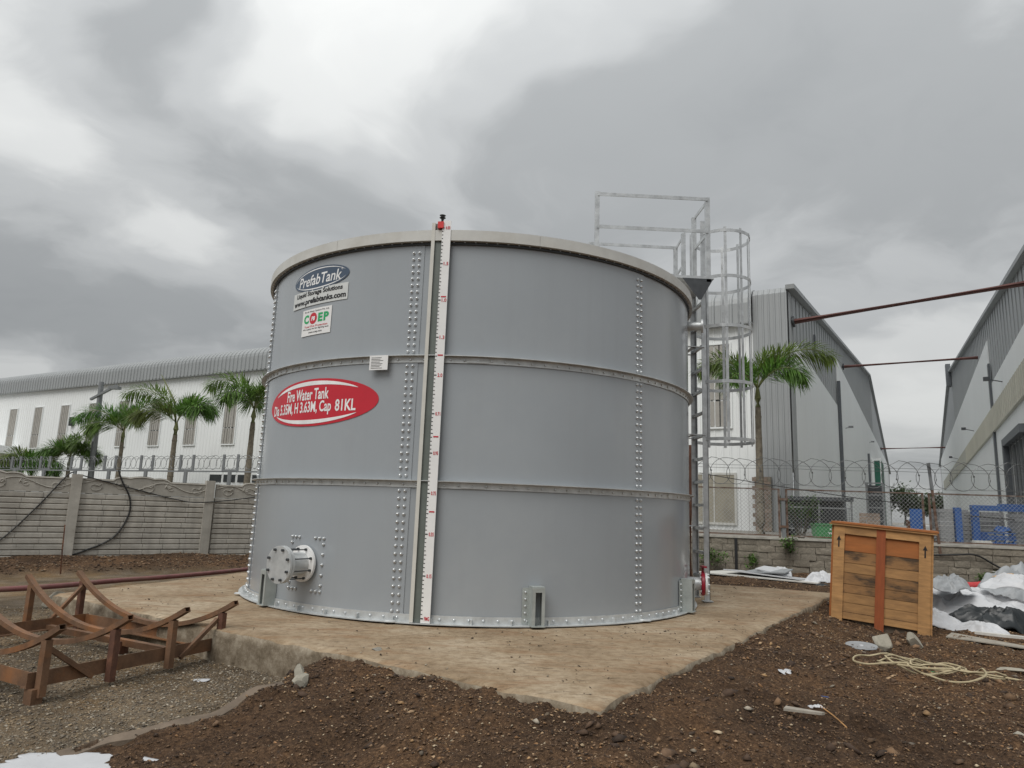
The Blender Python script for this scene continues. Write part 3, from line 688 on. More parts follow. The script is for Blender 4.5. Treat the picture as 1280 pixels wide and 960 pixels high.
# ------------------------------------------------------------------ caged ladder with roof guard rail
def build_ladder():
    T = thing('caged_ladder', 'galvanised caged ladder with guard rail on the right side of the tank', 'ladder', (2.9, -.15, 0))
    def W(x, y, z): return (x-2.9, y+.15, z)
    yn, yf, xl = -.385, .085, 2.9
    for y in (yn, yf):
        b = MB(); b.box(*[xl-2.9-.035, xl-2.9+.035], y+.15-.006, y+.15+.006, .0, 4.95); b.box(xl-2.9+.028, xl-2.9+.035, y+.15-.006, y+.15+.045 if y < 0 else y+.15-.05, .0, 4.95)
        b.box(-.06, .06, y+.15-.05, y+.15+.05, -.006, .006); b.build('rail', galv_ladder, T)
    z = .28
    while z < 4.3:
        MB().bar(W(xl, yn, z), W(xl, yf, z), .036, .036).build('rung', galv_ladder, T); z += .295
    for z in (.9, 2.05, 3.2):
        b = MB()
        for y in (yn, yf): b.bar(W(TR+.0, y, z), W(xl, y, z), .05, .008)
        b.bar(W(TR+.09, yn, z), W(TR+.09, yf, z), .05, .008); b.build('stand_off', galv_ladder, T)
    C = thing  # noqa
    cage = MB()
    hoops = [2.0, 2.74, 3.48, 4.15, 4.78]; cx, cy, cr = 3.27, -.15, .39
    def hp(t): return (cx-.05+cr*math.cos(t), cy+cr*math.sin(t))
    first = None
    for z in hoops:
        pts = [W(xl, yn, z)] + [W(*hp(R_(t)), z) for t in range(-110, 111, 10)] + [W(xl, yf, z)]
        b = MB()
        for p, q in zip(pts, pts[1:]):
            b.bar(p, q, .006, .042)
        h = b.build('cage_hoop', galv_ladder, T, 40)
    for t in (-100, -67, -33, 0, 33, 67, 100):
        x, y = hp(R_(t)); d = Vector((math.cos(R_(t)), math.sin(R_(t)), 0))
        p = Vector(W(x, y, 0)) - d*.007
        MB().bar(p+Vector((0, 0, 1.95)), p+Vector((0, 0, 4.83)), .036, .006, d).build('cage_strip', galv_ladder, T)
    # deck
    b = MB(); b.box(-.52, .03, -.57, 1.12, 4.02, 4.055); b.build('deck', galv_ladder, T)
    for y in (-.72, 1.0):
        M = Matrix.Translation(W(2.9, y, 0)); b = MB()
        b.add([M @ Vector(q) for q in ((-.38, -.004, 4.02), (.02, -.004, 4.02), (-.14, -.004, 3.74), (-.17, -.004, 3.74), (-.38, .004, 4.02), (.02, .004, 4.02), (-.14, .004, 3.74), (-.17, .004, 3.74))],
              [(0, 1, 2, 3)[::-1], (4, 5, 6, 7), (0, 4, 5, 1)[::-1], (1, 5, 6, 2)[::-1], (2, 6, 7, 3)[::-1], (3, 7, 4, 0)[::-1]])
        b.build('deck_bracket', dark_steel, T)
    # guard rails: near side, far side and the two returns either side of the ladder gap
    zt, zm = 5.105, 4.66
    posts = [(2.86, -.72, 3.98, zt+.03), (1.41, -.72, 3.66, zt+.03), (2.86, -.15, 4.05, zt), (2.88, .42, 4.05, zt), (2.93, 1.0, 4.0, zt+.02), (1.6, 1.0, 3.66, zt+.02)]
    for x, y, z0, z1 in posts:
        b = MB(); p = Vector(W(x, y, 0)); b.box(p.x-.028, p.x+.028, p.y-.004, p.y+.004, z0, z1); b.box(p.x-.028, p.x-.021, p.y+.004, p.y+.05, z0, z1); b.build('guard_post', galv_ladder, T)
    def gr(a, b_): MB().bar(W(*a), W(*b_), .012, .045).build('guard_rail', galv_ladder, T)
    for z in (zt, zm):
        gr((2.86, -.727, z), (1.41, -.727, z-.01)); gr((2.93, 1.008, z), (1.6, 1.008, z)); gr((2.872, -.715, z), (2.872, -.145, z)); gr((2.9, .42, z), (2.94, 1.0, z))
    MB().bar(W(1.41, -.71, 4.2), W(1.36, -.2, 3.75), .03, .006).build('guard_brace', galv_ladder, T)
build_ladder()

# ------------------------------------------------------------------ warehouses
def corrugated(mb, p, q, prof, pitch, depth):
    """sheet running from x=p to x=q in the local xz plane; prof = list of (y, z); ribs stand out towards -y"""
    n = max(1, int(round((q-p)/pitch))); xs = []
    for k in range(n):
        x = p+(q-p)*k/n; w = (q-p)/n
        xs += [(x, 0), (x+w*.62, 0), (x+w*.70, 1), (x+w*.92, 1)]
    xs.append((q, 0)); o = len(mb.v); m = len(prof)
    for (x, d) in xs:
        for (y, z) in prof: mb.v.append((x, y-d*depth, z))
    for i in range(len(xs)-1):
        for j in range(m-1): mb.f.append((o+i*m+j, o+(i+1)*m+j, o+(i+1)*m+j+1, o+i*m+j+1))
    return mb
ROT_SIDE = lambda x0: Matrix.Translation((x0, 0, 0)) @ Matrix.Rotation(math.pi/2, 4, 'Z')
def xf(mb, M): mb.v = [tuple(M @ Vector(q)) for q in mb.v]; return mb
def louvre_window(parent, M, w, h, mt=None):
    """window in the local xz plane facing -y; M places its lower left corner"""
    W = xf(MB().box(0, w, .02, .05, 0, h), M).build('window', dark_glass, parent)
    f = MB(); t = .06
    f.box(-t, 0, -.05, .05, -t, h+t); f.box(w, w+t, -.05, .05, -t, h+t); f.box(0, w, -.05, .05, h, h+t); f.box(0, w, -.07, .05, -t, 0)
    xf(f, M).build('window_frame', cladding_white, W)
    n = 5
    for k in range(n): xf(MB().box(w*(k+.12)/n, w*(k+.88)/n, -.03, .015, .02, h*.31), M).build('slat', louver, W); xf(MB().box(w*(k+.12)/n, w*(k+.88)/n, -.03, .015, h*.33, h-.02), M).build('slat', louver, W)
    return W
def build_warehouse_a():
    A = thing('warehouse', 'long white warehouse with grey ribbed roof edge behind the tank', 'building', (K0.x, K0.y, YARD), A_ANG)
    eave, und, LX, LY = 9.30-YARD, 8.05-YARD, 82.0, 112.0; ridge = 16.2-YARD; yr = 56.0
    corrugated(MB(), -LX, -1.22, [(0, 0), (0, und+.05)], .28, .022).build('wall', cladding_white, A)
    # rounded ribbed roof edge
    prof = [(-.30, und)] + [(-.30, und+.75)] + [(-.30+1.05*(1-math.cos(R_(t))), und+.75+.68*math.sin(R_(t))) for t in (15, 30, 45, 60, 75, 90)]
    corrugated(MB(), -LX, -1.22, prof, .33, .05).build('roof_fascia', cladding_grey, A)
    MB().box(-LX, -1.22, -.30, 0, und-.04, und-.004).build('soffit', cladding_grey, A)
    # grey corner tower
    corrugated(MB(), -1.22, -.02, [(-.06, 0), (-.06, und+1.05), (.12, und+1.28), (.75, und+1.43)], .2, .03).build('corner_cladding', cladding_grey, A)
    # side facing the lane: gable end
    g = MB(); g.add([(0, 0, 0), (0, 0, eave-.12), (0, yr, ridge), (0, LY, eave-.12), (0, LY, 0)], [(0, 4, 3, 2, 1)[::-1]]); g.build('gable_wall', cladding_grey, A)
    for y0 in np.arange(1.0, 60, 1.0):                              # standing seams of the grey gable
        z = eave-.12+(ridge-eave+.12)*y0/yr
        if y0 < 18: zb = 7.55-YARD
        else: zb = 10.4-YARD
        MB().box(.0, .03, y0-.02, y0+.02, zb, z-.05).build('gable_seam', cladding_grey, A)
    MB().box(0.004, .05, .95, 17.55, 0, 7.5-YARD).build('gable_panel', cladding_white, A)
    MB().box(0.004, .05, 18.25, LY-6, 0, 10.38-YARD).build('gable_panel', cladding_white, A)
    corrugated_side = corrugated(MB(), 0.0, .95, [(0, 0), (0, eave-.15)], .24, .03); xf(corrugated_side, ROT_SIDE(.012)).build('corner_cladding', cladding_grey, A)
    # verge flashing and roof slopes
    for (ya, yb, za, zb) in ((-.12, yr, eave-.02, ridge+.12), (yr, LY+.2, ridge+.12, eave-.02)):
        MB().bar((.10, ya, za), (.10, yb, zb), .30, .16).build('verge_trim', cladding_grey, A)
        if ya < 0: za += (zb-za)*(.72-ya)/(yb-ya); ya = .72
        MB().add([(.2, ya, za+.09), (.2, yb, zb+.09), (-LX, yb, zb+.09), (-LX, ya, za+.09)], [(0, 1, 2, 3)]).build('roof', roof_sheet_m, A)
    MB().box(.05, .22, 17.75, 18.05, 0, 8.4).build('downpipe', downpipe_m, A); MB().box(.05, .22, 46.0, 46.5, 0, 6.6).build('downpipe', downpipe_m, A)
    xf(MB().box(.05, .12, 7.1, 7.5, 8.2-YARD, 9.2-YARD), Matrix.Identity(4)).build('vent_slot', downpipe_m, A)
    # windows along the front
    z0, h, w = 4.0-YARD, 2.85, 1.02
    for k in range(17):
        xc = -(2.55+3.36*k) if k else -2.52
        louvre_window(A, Matrix.Translation((xc-w/2, -.02, z0+(.25 if k == 0 else 0))), w if k else .95, h if k else 3.1)
    W = MB().box(-2.98, -2.0, -.045, .03, .25, 1.95).build('window', curtain, A)
    f = MB(); f.box(-3.06, -2.98, -.06, .05, .17, 2.03); f.box(-2.0, -1.92, -.06, .05, .17, 2.03); f.box(-2.98, -2.0, -.06, .05, 1.95, 2.03); f.box(-2.98, -2.0, -.08, .05, .17, .25); f.box(-2.74, -2.70, -.06, -.046, .25, 1.95); f.build('window_frame', rim_cream, W)
    W = MB().box(-4.2, -3.15, -.045, .03, .25, 1.95).build('window', curtain, A); f = MB(); f.box(-4.2, -3.15, -.06, .05, 1.95, 2.03); f.box(-4.2, -3.15, -.08, .05, .17, .25); f.box(-4.28, -4.2, -.06, .05, .17, 2.03); f.build('window_frame', rim_cream, W)
    # small brick pier beside the corner
    n = 0
    for k in range(12):
        for j in range(2): MB().box(-1.25+.27*j+.006-(.1 if k % 2 else 0), -1.25+.27*j+.256-(.1 if k % 2 else 0), -.26, -.07, .02+k*.155, .16+k*.155).build('brick', brick_m, A)
    MB().box(-1.26, -.72, -.245, -.08, 0, 1.88).build('pier_core', stone_block, A)
    for k in range(4):                                            # low strip windows
        x = -26.2-1.15*k; W = MB().box(x-.95, x, -.045, .03, 1.35, 1.75).build('window', dark_glass, A); MB().box(x-1.0, x+.05, -.05, .02, 1.75, 1.83).build('window_head', cladding_white, W)
    # porch at the far left
    P = MB().box(-66, -51.6, -3.2, -.03, 3.0, 3.55).build('porch_slab', cladding_white, A); MB().box(-65.8, -52.0, -2.9, -.03, 0, 2.99).build('porch_wall', cladding_beige, P)
    # wall lamps
    for (x, z, s) in ((-45.1, 5.2, .34), (-40.3, 5.35, .34)): MB().box(x-s/2, x+s/2, -.22, -.03, z-s, z+s*.7).build('wall_lamp', black_rubber, A)
    b = MB(); b.bar((-37.5, -.03, 5.9), (-37.5, -.5, 5.75), .06, .06); b.box(-37.8, -37.25, -.75, -.45, 5.5, 5.8); b.build('flood_lamp', pole_grey, A)
    # lane side extras: green roller door with frame, cameras
    G = MB().box(.06, .9, 52, 58, 0, 7.2-YARD).build('door_canopy', cladding_white, A); MB().box(.905, .93, 52.2, 57.8, .1, 6.4).build('roller_door', green_panel, G); MB().box(.3, .8, 51.93, 51.99, .1, 6.4).build('roller_door', green_panel, G)
    for y, z in ((22.5, 6.2), (50, 8.0)):
        b = MB(); b.bar((.05, y, z), (.3, y, z+.06), .04, .04); b.box(.22, .5, y-.08, y+.08, z+.02, z+.14); b.build('lane_lamp', pole_grey, A)
    return A
build_warehouse_a()
LANE = 7.3
def build_warehouse_b():
    # local frame: x along u, y along v, its lane side is x = 0 facing -x
    o = K0 + UV*LANE
    B = thing('warehouse', 'white warehouse with grey gable and beige canopy right of the lane', 'building', (o.x, o.y, YARD), A_ANG)
    eave, ridge, yr, LY, LX = 9.72-YARD, 15.5-YARD, 53.0, 100.0, 45.0
    e0 = eave-(ridge-eave)/yr*8; MB().add([(0, -8, 0), (0, -8, e0), (0, yr, ridge), (0, LY, eave), (0, LY, 0)], [(0, 1, 2, 3, 4)]).build('gable_wall', cladding_grey, B)
    MB().add([(0, -8, 0), (LX, -8, 0), (LX, -8, e0), (0, -8, e0)], [(0, 1, 2, 3)]).build('front_wall', cladding_white, B)
    for y0 in np.arange(1.0, 52, 1.0):
        zb = (8.1 if y0 < 16 else 10.4)-YARD; MB().box(-.03, 0, y0-.02, y0+.02, zb, eave+(ridge-eave)*y0/yr-.05).build('gable_seam', cladding_grey, B)
    # bay 1 is split round the dark doorway
    z8 = 8.02-YARD; zd = 4.35-YARD
    w1 = MB(); w1.box(-.05, -.004, -7.9, 4.6, 0, z8); w1.box(-.05, -.004, 4.6, 9.9, zd, z8); w1.box(-.05, -.004, 9.9, 15.45, 0, z8); w1.build('gable_panel', cladding_white, B)
    MB().box(-.05, -.004, 16.3, LY-4, 0, 10.38-YARD).build('gable_panel', cladding_white, B)
    D = MB().box(-.03, -.012, 4.6, 9.9, 0, zd).build('doorway', dark_steel, B)
    f = MB(); f.box(-.35, -.06, 9.9, 10.25, 0, zd+.3); f.box(-.35, -.06, 4.3, 9.9, zd, zd+.3); f.build('door_frame', downpipe_m, D)
    for k in range(5): MB().box(-.20, -.14, 5.0+k*1.0, 5.05+k*1.0, 0, zd).build('door_bar', pole_grey, D)
    MB().box(-.14, -.055, 15.65, 16.1, 0, 8.5).build('downpipe', downpipe_m, B)
    # beige canopy band
    c = MB(); c.add([(-.16, -8.4, 5.62-YARD), (-.16, 87, 5.62-YARD), (-.06, 87, 5.6-YARD), (-.06, -8.4, 5.6-YARD), (-.16, -8.4, 6.76-YARD), (-.16, 87, 6.76-YARD), (-.06, 87, 6.85-YARD), (-.06, -8.4, 6.85-YARD)],
                    [(0, 1, 2, 3), (7, 6, 5, 4), (0, 4, 5, 1), (1, 5, 6, 2), (2, 6, 7, 3), (3, 7, 4, 0)]); CB = c.build('canopy', cladding_beige, B)
    for k in range(60): MB().box(-.18, -.16, k*.62, k*.62+.07, 5.62-YARD, 6.75-YARD).build('canopy_rib', cladding_beige, CB)
    for (ya, yb, za, zb) in ((-8.2, yr, e0, ridge+.1), (yr, LY+.2, ridge+.1, eave+.02)):
        MB().bar((-.10, ya, za), (-.10, yb, zb), .30, .16).build('verge_trim', cladding_grey, B)
        MB().add([(-.2, ya, za+.09), (LX, ya, za+.09), (LX, yb, zb+.09), (-.2, yb, zb+.09)], [(0, 1, 2, 3)]).build('roof', roof_sheet_m, B)
    MB().box(-.45, -.05, 51.5, 52.6, 13.5, 15.6).build('ridge_vent', downpipe_m, B)
    for y, z in ((11.0, 6.75), (29, 6.6), (50, 6.4)):
        b = MB(); b.bar((-.05, y, z), (-.62, y, z+.15), .04, .04); b.box(-.75, -.5, y-.12, y+.12, z+.08, z+.24); b.build('lane_lamp', dark_steel, B)
    return B
build_warehouse_b()
# overhead pipes across the lane
for (s, z, z2, r, lab) in ((.55, 8.12, 8.72, .10, 'thick red overhead pipe between the warehouses, nearest and highest in the photo'), (22.4, 10.7, 10.75, .10, 'thinner red overhead pipe between the warehouses, middle of three'), (78.0, 10.5, 10.6, .11, 'thin far overhead pipe across the lane, lowest of three')):
    a = K0+VV*s+Vector((0, 0, z)) + UV*.02; b = a+UV*(LANE+.2)+Vector((0, 0, z2-z))
    o = thing('overhead_pipe', lab, 'pipe', a, 0, 'pipes crossing the lane')
    MB().tube([Vector((0, 0, 0)), b-a], r, 10).build('pipe', pipe_red, o, 40)
    d, sx, sy = frame_from(b-a); M = Matrix((sx, sy, d)).transposed().to_4x4()
    MB().lathe([(r, .04), (r*2.1, .04), (r*2.1, .12), (r, .12)], 12, M).build('flange', dark_steel, o, 40)

# ------------------------------------------------------------------ precast boundary wall on the left
def build_precast():
    ang = math.atan2(WALL_DL[1], WALL_DL[0]); o = Vector((*WALL_L1, 0))
    Wl = thing('precast_wall', 'grey precast concrete boundary wall with scalloped floral top behind the rusty rack', 'wall', o, ang)
    L = 2.43; zb, zo, zt = -.22, 1.03, 1.39; nc = 12; ch = (zo-zb)/nc
    bays = [-3, -2, -1, 0, 1]
    for k in bays+[2]:
        p = MB(); x = k*L+(-.04 if k == 0 else 0)
        p.box(x-.085, x+.085, -.085, .085, -.6, zt+random.uniform(-.01, .01)); p.build('post', precast, Wl)
    for k in bays:
        x0 = k*L+.083; x1 = (k+1)*L-.083
        MB().box(k*L-.04, (k+1)*L+.04, .012, .04, zb-.3, zo).build('core_slab', precast, Wl)
        for c in range(nc+1):
            z = zo-(c+1)*ch; dy = random.uniform(-.004, .004); t = random.uniform(-.003, .003)
            q = MB(); n = 6; hh = ch-.010
            # split into imitation bricks by shallow nicks along the course
            xs = np.linspace(x0, x1, n+1) + np.concatenate([[0], rng.uniform(-.06, .06, n-1), [0]]) + (0.0)
            prof = [(.012, z), (-.012+dy, z+.003), (-.022+dy, z+.014), (-.022+dy, z+hh-.012), (-.012+dy, z+hh), (.012, z+hh+.002)]
            for a_, b_ in zip(xs, xs[1:]):
                e = random.uniform(-.0025, .0025); s = len(q.v)
                for x in (a_+.003, b_-.003):
                    for (y, zz) in prof: q.v.append((x, y+e, zz+t))
                for i in range(5): q.f.append((s+i, s+6+i, s+7+i, s+i+1))
                q.f.append(tuple(s+i for i in range(6))); q.f.append(tuple(s+6+i for i in range(6))[::-1])
            q.build('course', precast, Wl)
        # scalloped top panel
        w = x1-x0; n = 60; top = []
        for i in range(n+1):
            t = i/n
            zz = zt-.075
            for (c, hw, hh) in ((.31, .075, .065), (.455, .12, .085), (.60, .075, .065)):
                u = (t-c)/hw
                if abs(u) < 1: zz = max(zz, zt-.075+hh*math.sqrt(1-u*u))
            top.append((x0+w*t, zz))
        q = MB(); m = n+1
        for y in (-.016, .035):
            for (x, z) in top: q.v += [(x, y, zo+.004), (x, y, z)]
        for i in range(n):
            a = 2*i; q.f.append((a, a+2, a+3, a+1)); b = 2*m+2*i; q.f.append((b+1, b+3, b+2, b)); q.f.append((a+1, a+3, b+3, b+1))
        tp = q.build('top_panel', precast, Wl)
        r = MB()                                                     # moulded relief: border line, scrolls and leaves
        r.tube([(x, -.019, z-.024) for (x, z) in top[1:-1]], .012, 5)
        for j in range(5):
            cx = x0+w*(.1+.2*j); s = 1 if j % 2 else -1; cz = zo+.14
            r.tube([(cx+(.17-.0105*i)*math.cos(R_(24*i))*.75, -.018, cz+s*(.10-.0062*i)*math.sin(R_(24*i))) for i in range(15)], .011, 5)
            for a in (20, 70, 130):
                p = Vector((cx+.12*math.cos(R_(a+90*s)), -.018, cz+.06*math.sin(R_(a)))); e = Vector((math.cos(R_(a)), 0, math.sin(R_(a))*s))*.06
                r.tube([p-e, p, p+e], [.003, .018, .003], 5)
        r.tube([(x0+w*i/30, -.018, zo+.17+.085*math.sin(i/30*math.pi*4)) for i in range(31)], .012, 5)
        r.build('moulded_relief', precast, tp, 40)
    # rubble plank at the foot
    return Wl
build_precast()
def on_wall(s, z, out=.04): p = WALL_L1+WALL_DL*s; return Vector((p[0]+WALL_DL[1]*out, p[1]-WALL_DL[0]*out, z))
def smooth_path(pts, n=8):
    P = [Vector(p) for p in pts]; out = []
    for i in range(len(P)-1):
        p0 = P[max(i-1, 0)]; p1 = P[i]; p2 = P[i+1]; p3 = P[min(i+2, len(P)-1)]
        for k in range(n):
            t = k/n; out.append(.5*((2*p1)+(p2-p0)*t+(2*p0-5*p1+4*p2-p3)*t*t+(3*p1-p0-3*p2+p3)*t**3))
    out.append(P[-1]); return out
def cable(name, pts, r, lab, cat='cable', group=None, mt=None, n=8):
    return tag(MB().tube(smooth_path(pts, n), r, 6).build(name, mt or cable_m, None, 60), lab, cat, group)
cable('cable', [on_wall(-3.9, -.1), on_wall(-3.47, .16), on_wall(-3.0, .75), on_wall(-2.62, 1.32), on_wall(-2.5, 1.42)], .013, 'black cable running up the precast wall to its left post', group='cables on the boundary wall')
cable('cable', [on_wall(-1.76, 1.5), on_wall(-1.68, 1.3), on_wall(-1.5, .95), on_wall(-1.5, .6), on_wall(-1.72, .2), on_wall(-2.2, -.05), on_wall(-2.6, -.2)], .016, 'black cable curving down the middle bay of the precast wall', group='cables on the boundary wall')
cable('cable', [on_wall(-2.42, 1.38), on_wall(-1.41, 1.14), on_wall(-.7, .98), on_wall(-.2, .93, .11), on_wall(.9, 1.08), on_wall(1.8, 1.3)], .011, 'thin black cable sagging across the precast wall towards the tank', group='cables on the boundary wall')

# ------------------------------------------------------------------ retaining wall, chain-link fence and razor wire on the right
RD = (WALL_R1-WALL_R0)/np.linalg.norm(WALL_R1-WALL_R0); R_ANG = math.atan2(RD[1], RD[0]); RLEN = float(np.linalg.norm(WALL_R1-WALL_R0))
def on_r(s, z, out=0.0): p = WALL_R0+RD*s; return Vector((p[0]+RD[1]*out, p[1]-RD[0]*out, z))
def build_retaining():
    Wl = thing('retaining_wall', 'low rough stone block retaining wall under the chain-link fence', 'wall', (*WALL_R0, 0), R_ANG)
    MB().box(0, RLEN, .02, .26, -.7, .57).build('core', stone_block, Wl)
    MB().box(0, 5.9, -.10, .02, -.7, .57).build('plain_face', stone_block, Wl)
    variants = []
    for v in range(8):
        q = MB().box(-.5, .5, -.5, .5, -.5, .5); r_ = random.Random(v); q.v = [(x*.98+r_.uniform(-.02, .02), y+r_.uniform(-.08, .08), z*.95+r_.uniform(-.04, .04)) for (x, y, z) in q.v]
        q.add([(0, -.56, 0)], []); q.f[2] = (0, 1, 8); q.f += [(1, 5, 8), (5, 4, 8), (4, 0, 8)]
        me = bpy.data.meshes.new('block'); me.from_pydata(q.v, [], q.f); me.materials.append(stone_block); variants.append(me)
    ch = .14
    for c in range(7):
        s = 5.9+random.uniform(0, .2); z = .57-(c+.5)*ch
        while s < 15.2:
            w = random.uniform(.26, .50); o = link('block', random.choice(variants), Wl); o.location = (s+w/2, -.04+random.uniform(-.015, .015), z); o.scale = (w, .12, ch); s += w
    MB().box(5.9, 15.4, -.13, .24, .571, .612).build('coping', coping_m, Wl)
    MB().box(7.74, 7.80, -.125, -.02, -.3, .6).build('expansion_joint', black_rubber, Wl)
build_retaining()
def build_fence_panel(s0, s1, lab):
    o = on_r(s0, .60, -.06); F = thing('chain_link_panel', lab, 'fence', o, R_ANG, 'chain-link panels on the retaining wall')
    L = s1-s0; z0, z1 = .07, 1.09; t = .028
    MB().box(0, t*1.5, -t/2, t/2, 0.0, z1).build('frame_post', rust_fence, F); MB().box(L-t*1.5, L, -t/2, t/2, 0.0, z1).build('frame_post', rust_fence, F)
    MB().box(t*1.5, L-t*1.5, -t/2, t/2, z1-t, z1).build('frame_rail', rust_fence, F); MB().box(t*1.5, L-t*1.5, -t/2, t/2, z0-t, z0).build('frame_rail', rust_fence, F)
    m = MB(); p = .085; H = z1-z0-t; k = -int(H/p)-1
    while k*p < L:
        for sgn in (1, -1):
            x0 = k*p; x1 = x0+H
            a = max(x0, t*1.5); b = min(x1, L-t*1.5)
            if b-a < .02: continue
            za = z0+(a-x0); zb_ = z0+(b-x0)
            if sgn < 0: za, zb_ = z0+H-(za-z0), z0+H-(zb_-z0)
            m.bar((a, .002*sgn, za), (b, .002*sgn, zb_), .0045, .0045, (0, 1, 0))
        k += 1
    m.build('wire_mesh', chain_wire, F, None, 'stuff')
build_fence_panel(6.3, 8.76, 'rusty framed chain-link panel behind the ladder, leftmost of the three')
build_fence_panel(8.88, 11.74, 'rusty framed chain-link panel behind the wooden crate, widest of the three')
build_fence_panel(11.83, 14.6, 'rusty framed chain-link panel right of the leaning pole')
for s, lab in ((8.82, 'grey fence post between the two chain-link panels left of the crate'),):
    o = thing('fence_post', lab, 'post', on_r(s, .58, -.02), R_ANG)
    MB().box(-.04, .04, -.02, .02, 0, 1.2).build('post', pole_grey, o); MB().box(-.1, .1, -.035, -.02, .85, .9).build('clamp', rust_fence, o); MB().box(-.1, .1, -.035, -.02, .25, .3).build('clamp', rust_fence, o)
o = thing('leaning_pole', 'slim grey pole leaning against the fence right of the wooden crate', 'pole', on_r(11.93, .40, .12))
MB().tube([Vector((0, 0, 0)), on_r(11.9, 1.75, .0)-on_r(11.93, .40, .12)], .03, 8).build('lower_tube', rust_fence, o, 40)
MB().tube([on_r(11.9, 1.75, .0)-on_r(11.93, .40, .12), on_r(11.88, 2.34, -.05)-on_r(11.93, .40, .12)], .036, 8).build('upper_tube', pole_grey, o, 40)
def razor(name, s0, s1, posf, zc, rad, pitch, lab, wires, r=.006, barbs=True):
    T = thing(name, lab, 'razor wire', posf(s0, zc-rad, 0), 0)
    base = posf(s0, zc-rad, 0); m = MB(); pts = []; n = int((s1-s0)/pitch*20)
    for i in range(n+1):
        a = 2*math.pi*i/20; s = s0+(s1-s0)*i/n; k = int(i/20); w = 1+.10*math.sin(k*2.3)
        pts.append(posf(s+rad*w*math.sin(a), zc+rad*w*math.cos(a), .03*math.sin(a*.5+k))-base)
    m.tube(pts, r, 4).build('coil', razor_m, T)
    if barbs:
        b = MB()
        for i in range(0, n, 3):
            p = pts[i]; d = (pts[i+1]-p).normalized(); b.bar(p-d*.018, p+d*.018, .035, .002)
        b.build('barbs', razor_m, T, None, 'stuff')
    for z in wires:
        MB().tube([posf(s0+(s1-s0)*i/12, z+.008*math.sin(i*2.1), .02*math.cos(i*3.0))-base for i in range(13)], r*.7, 4).build('strand', razor_m, T)
razor('razor_wire', 6.2, 15.0, on_r, 2.06, .29, .36, 'coil of razor wire above the chain-link fence on the right', (2.2, 2.13, 1.77))
cable('cable', [on_r(7.0, 1.98, .2), on_r(8.2, 1.80, .2), on_r(9.5, 1.63, .15), on_r(10.6, 1.5, .1), on_r(11.7, 1.42, .1)], .009, 'thin black wire slanting across the chain-link fence')
cable('cable', [on_r(11.7, .38, .16), on_r(12.2, .41, .17), on_r(12.6, .42, .17), on_r(13.0, .2, .18), on_r(13.6, -.1, .2), on_r(14.4, -.2, .22)], .02, 'thick black cable hanging on the stone retaining wall')
cable('cable', [Vector((12.9, 9.0, 1.28)), Vector((13.4, 8.6, 1.24)), Vector((14.6, 8.0, 1.15))], .02, 'black cable stretched past the blue frame in the yard')

# ------------------------------------------------------------------ far fence with razor wire along the left warehouse
FO = K0 - VV*7
def on_f(s, z, out=0.0): p = FO-UV*s-VV*out; return Vector((p.x, p.y, z))
o = thing('bracket_fence', 'grey fence with pronged brackets carrying razor wire behind the boundary wall', 'fence', on_f(10, YARD), 0); ob = on_f(10, YARD)
for k in range(12):
    s = 12+2.75*k; b = MB(); b.bar(on_f(s, YARD)-ob, on_f(s, 2.12)-ob, .12, .12)
    for e in (-.42, .42): b.bar(on_f(s+e, 2.1)-ob, on_f(s+e, 2.78)-ob, .09, .09)
    b.bar(on_f(s-.45, 2.14)-ob, on_f(s+.45, 2.14)-ob, .07, .07); b.build('bracket_post', pole_grey, o)
MB().bar(on_f(10, 2.09)-ob, on_f(46, 2.09)-ob, .05, .06).build('rail', pole_grey, o)
for z in (2.2, 2.62): MB().bar(on_f(10, z)-ob, on_f(46, z)-ob, .015, .015).build('strand', pole_grey, o)
razor('razor_wire', 10, 46, lambda s, z, out=0.0: on_f(s, z, out), 2.46, .27, .36, 'far razor wire coil in front of the long white warehouse', (), .010, False)

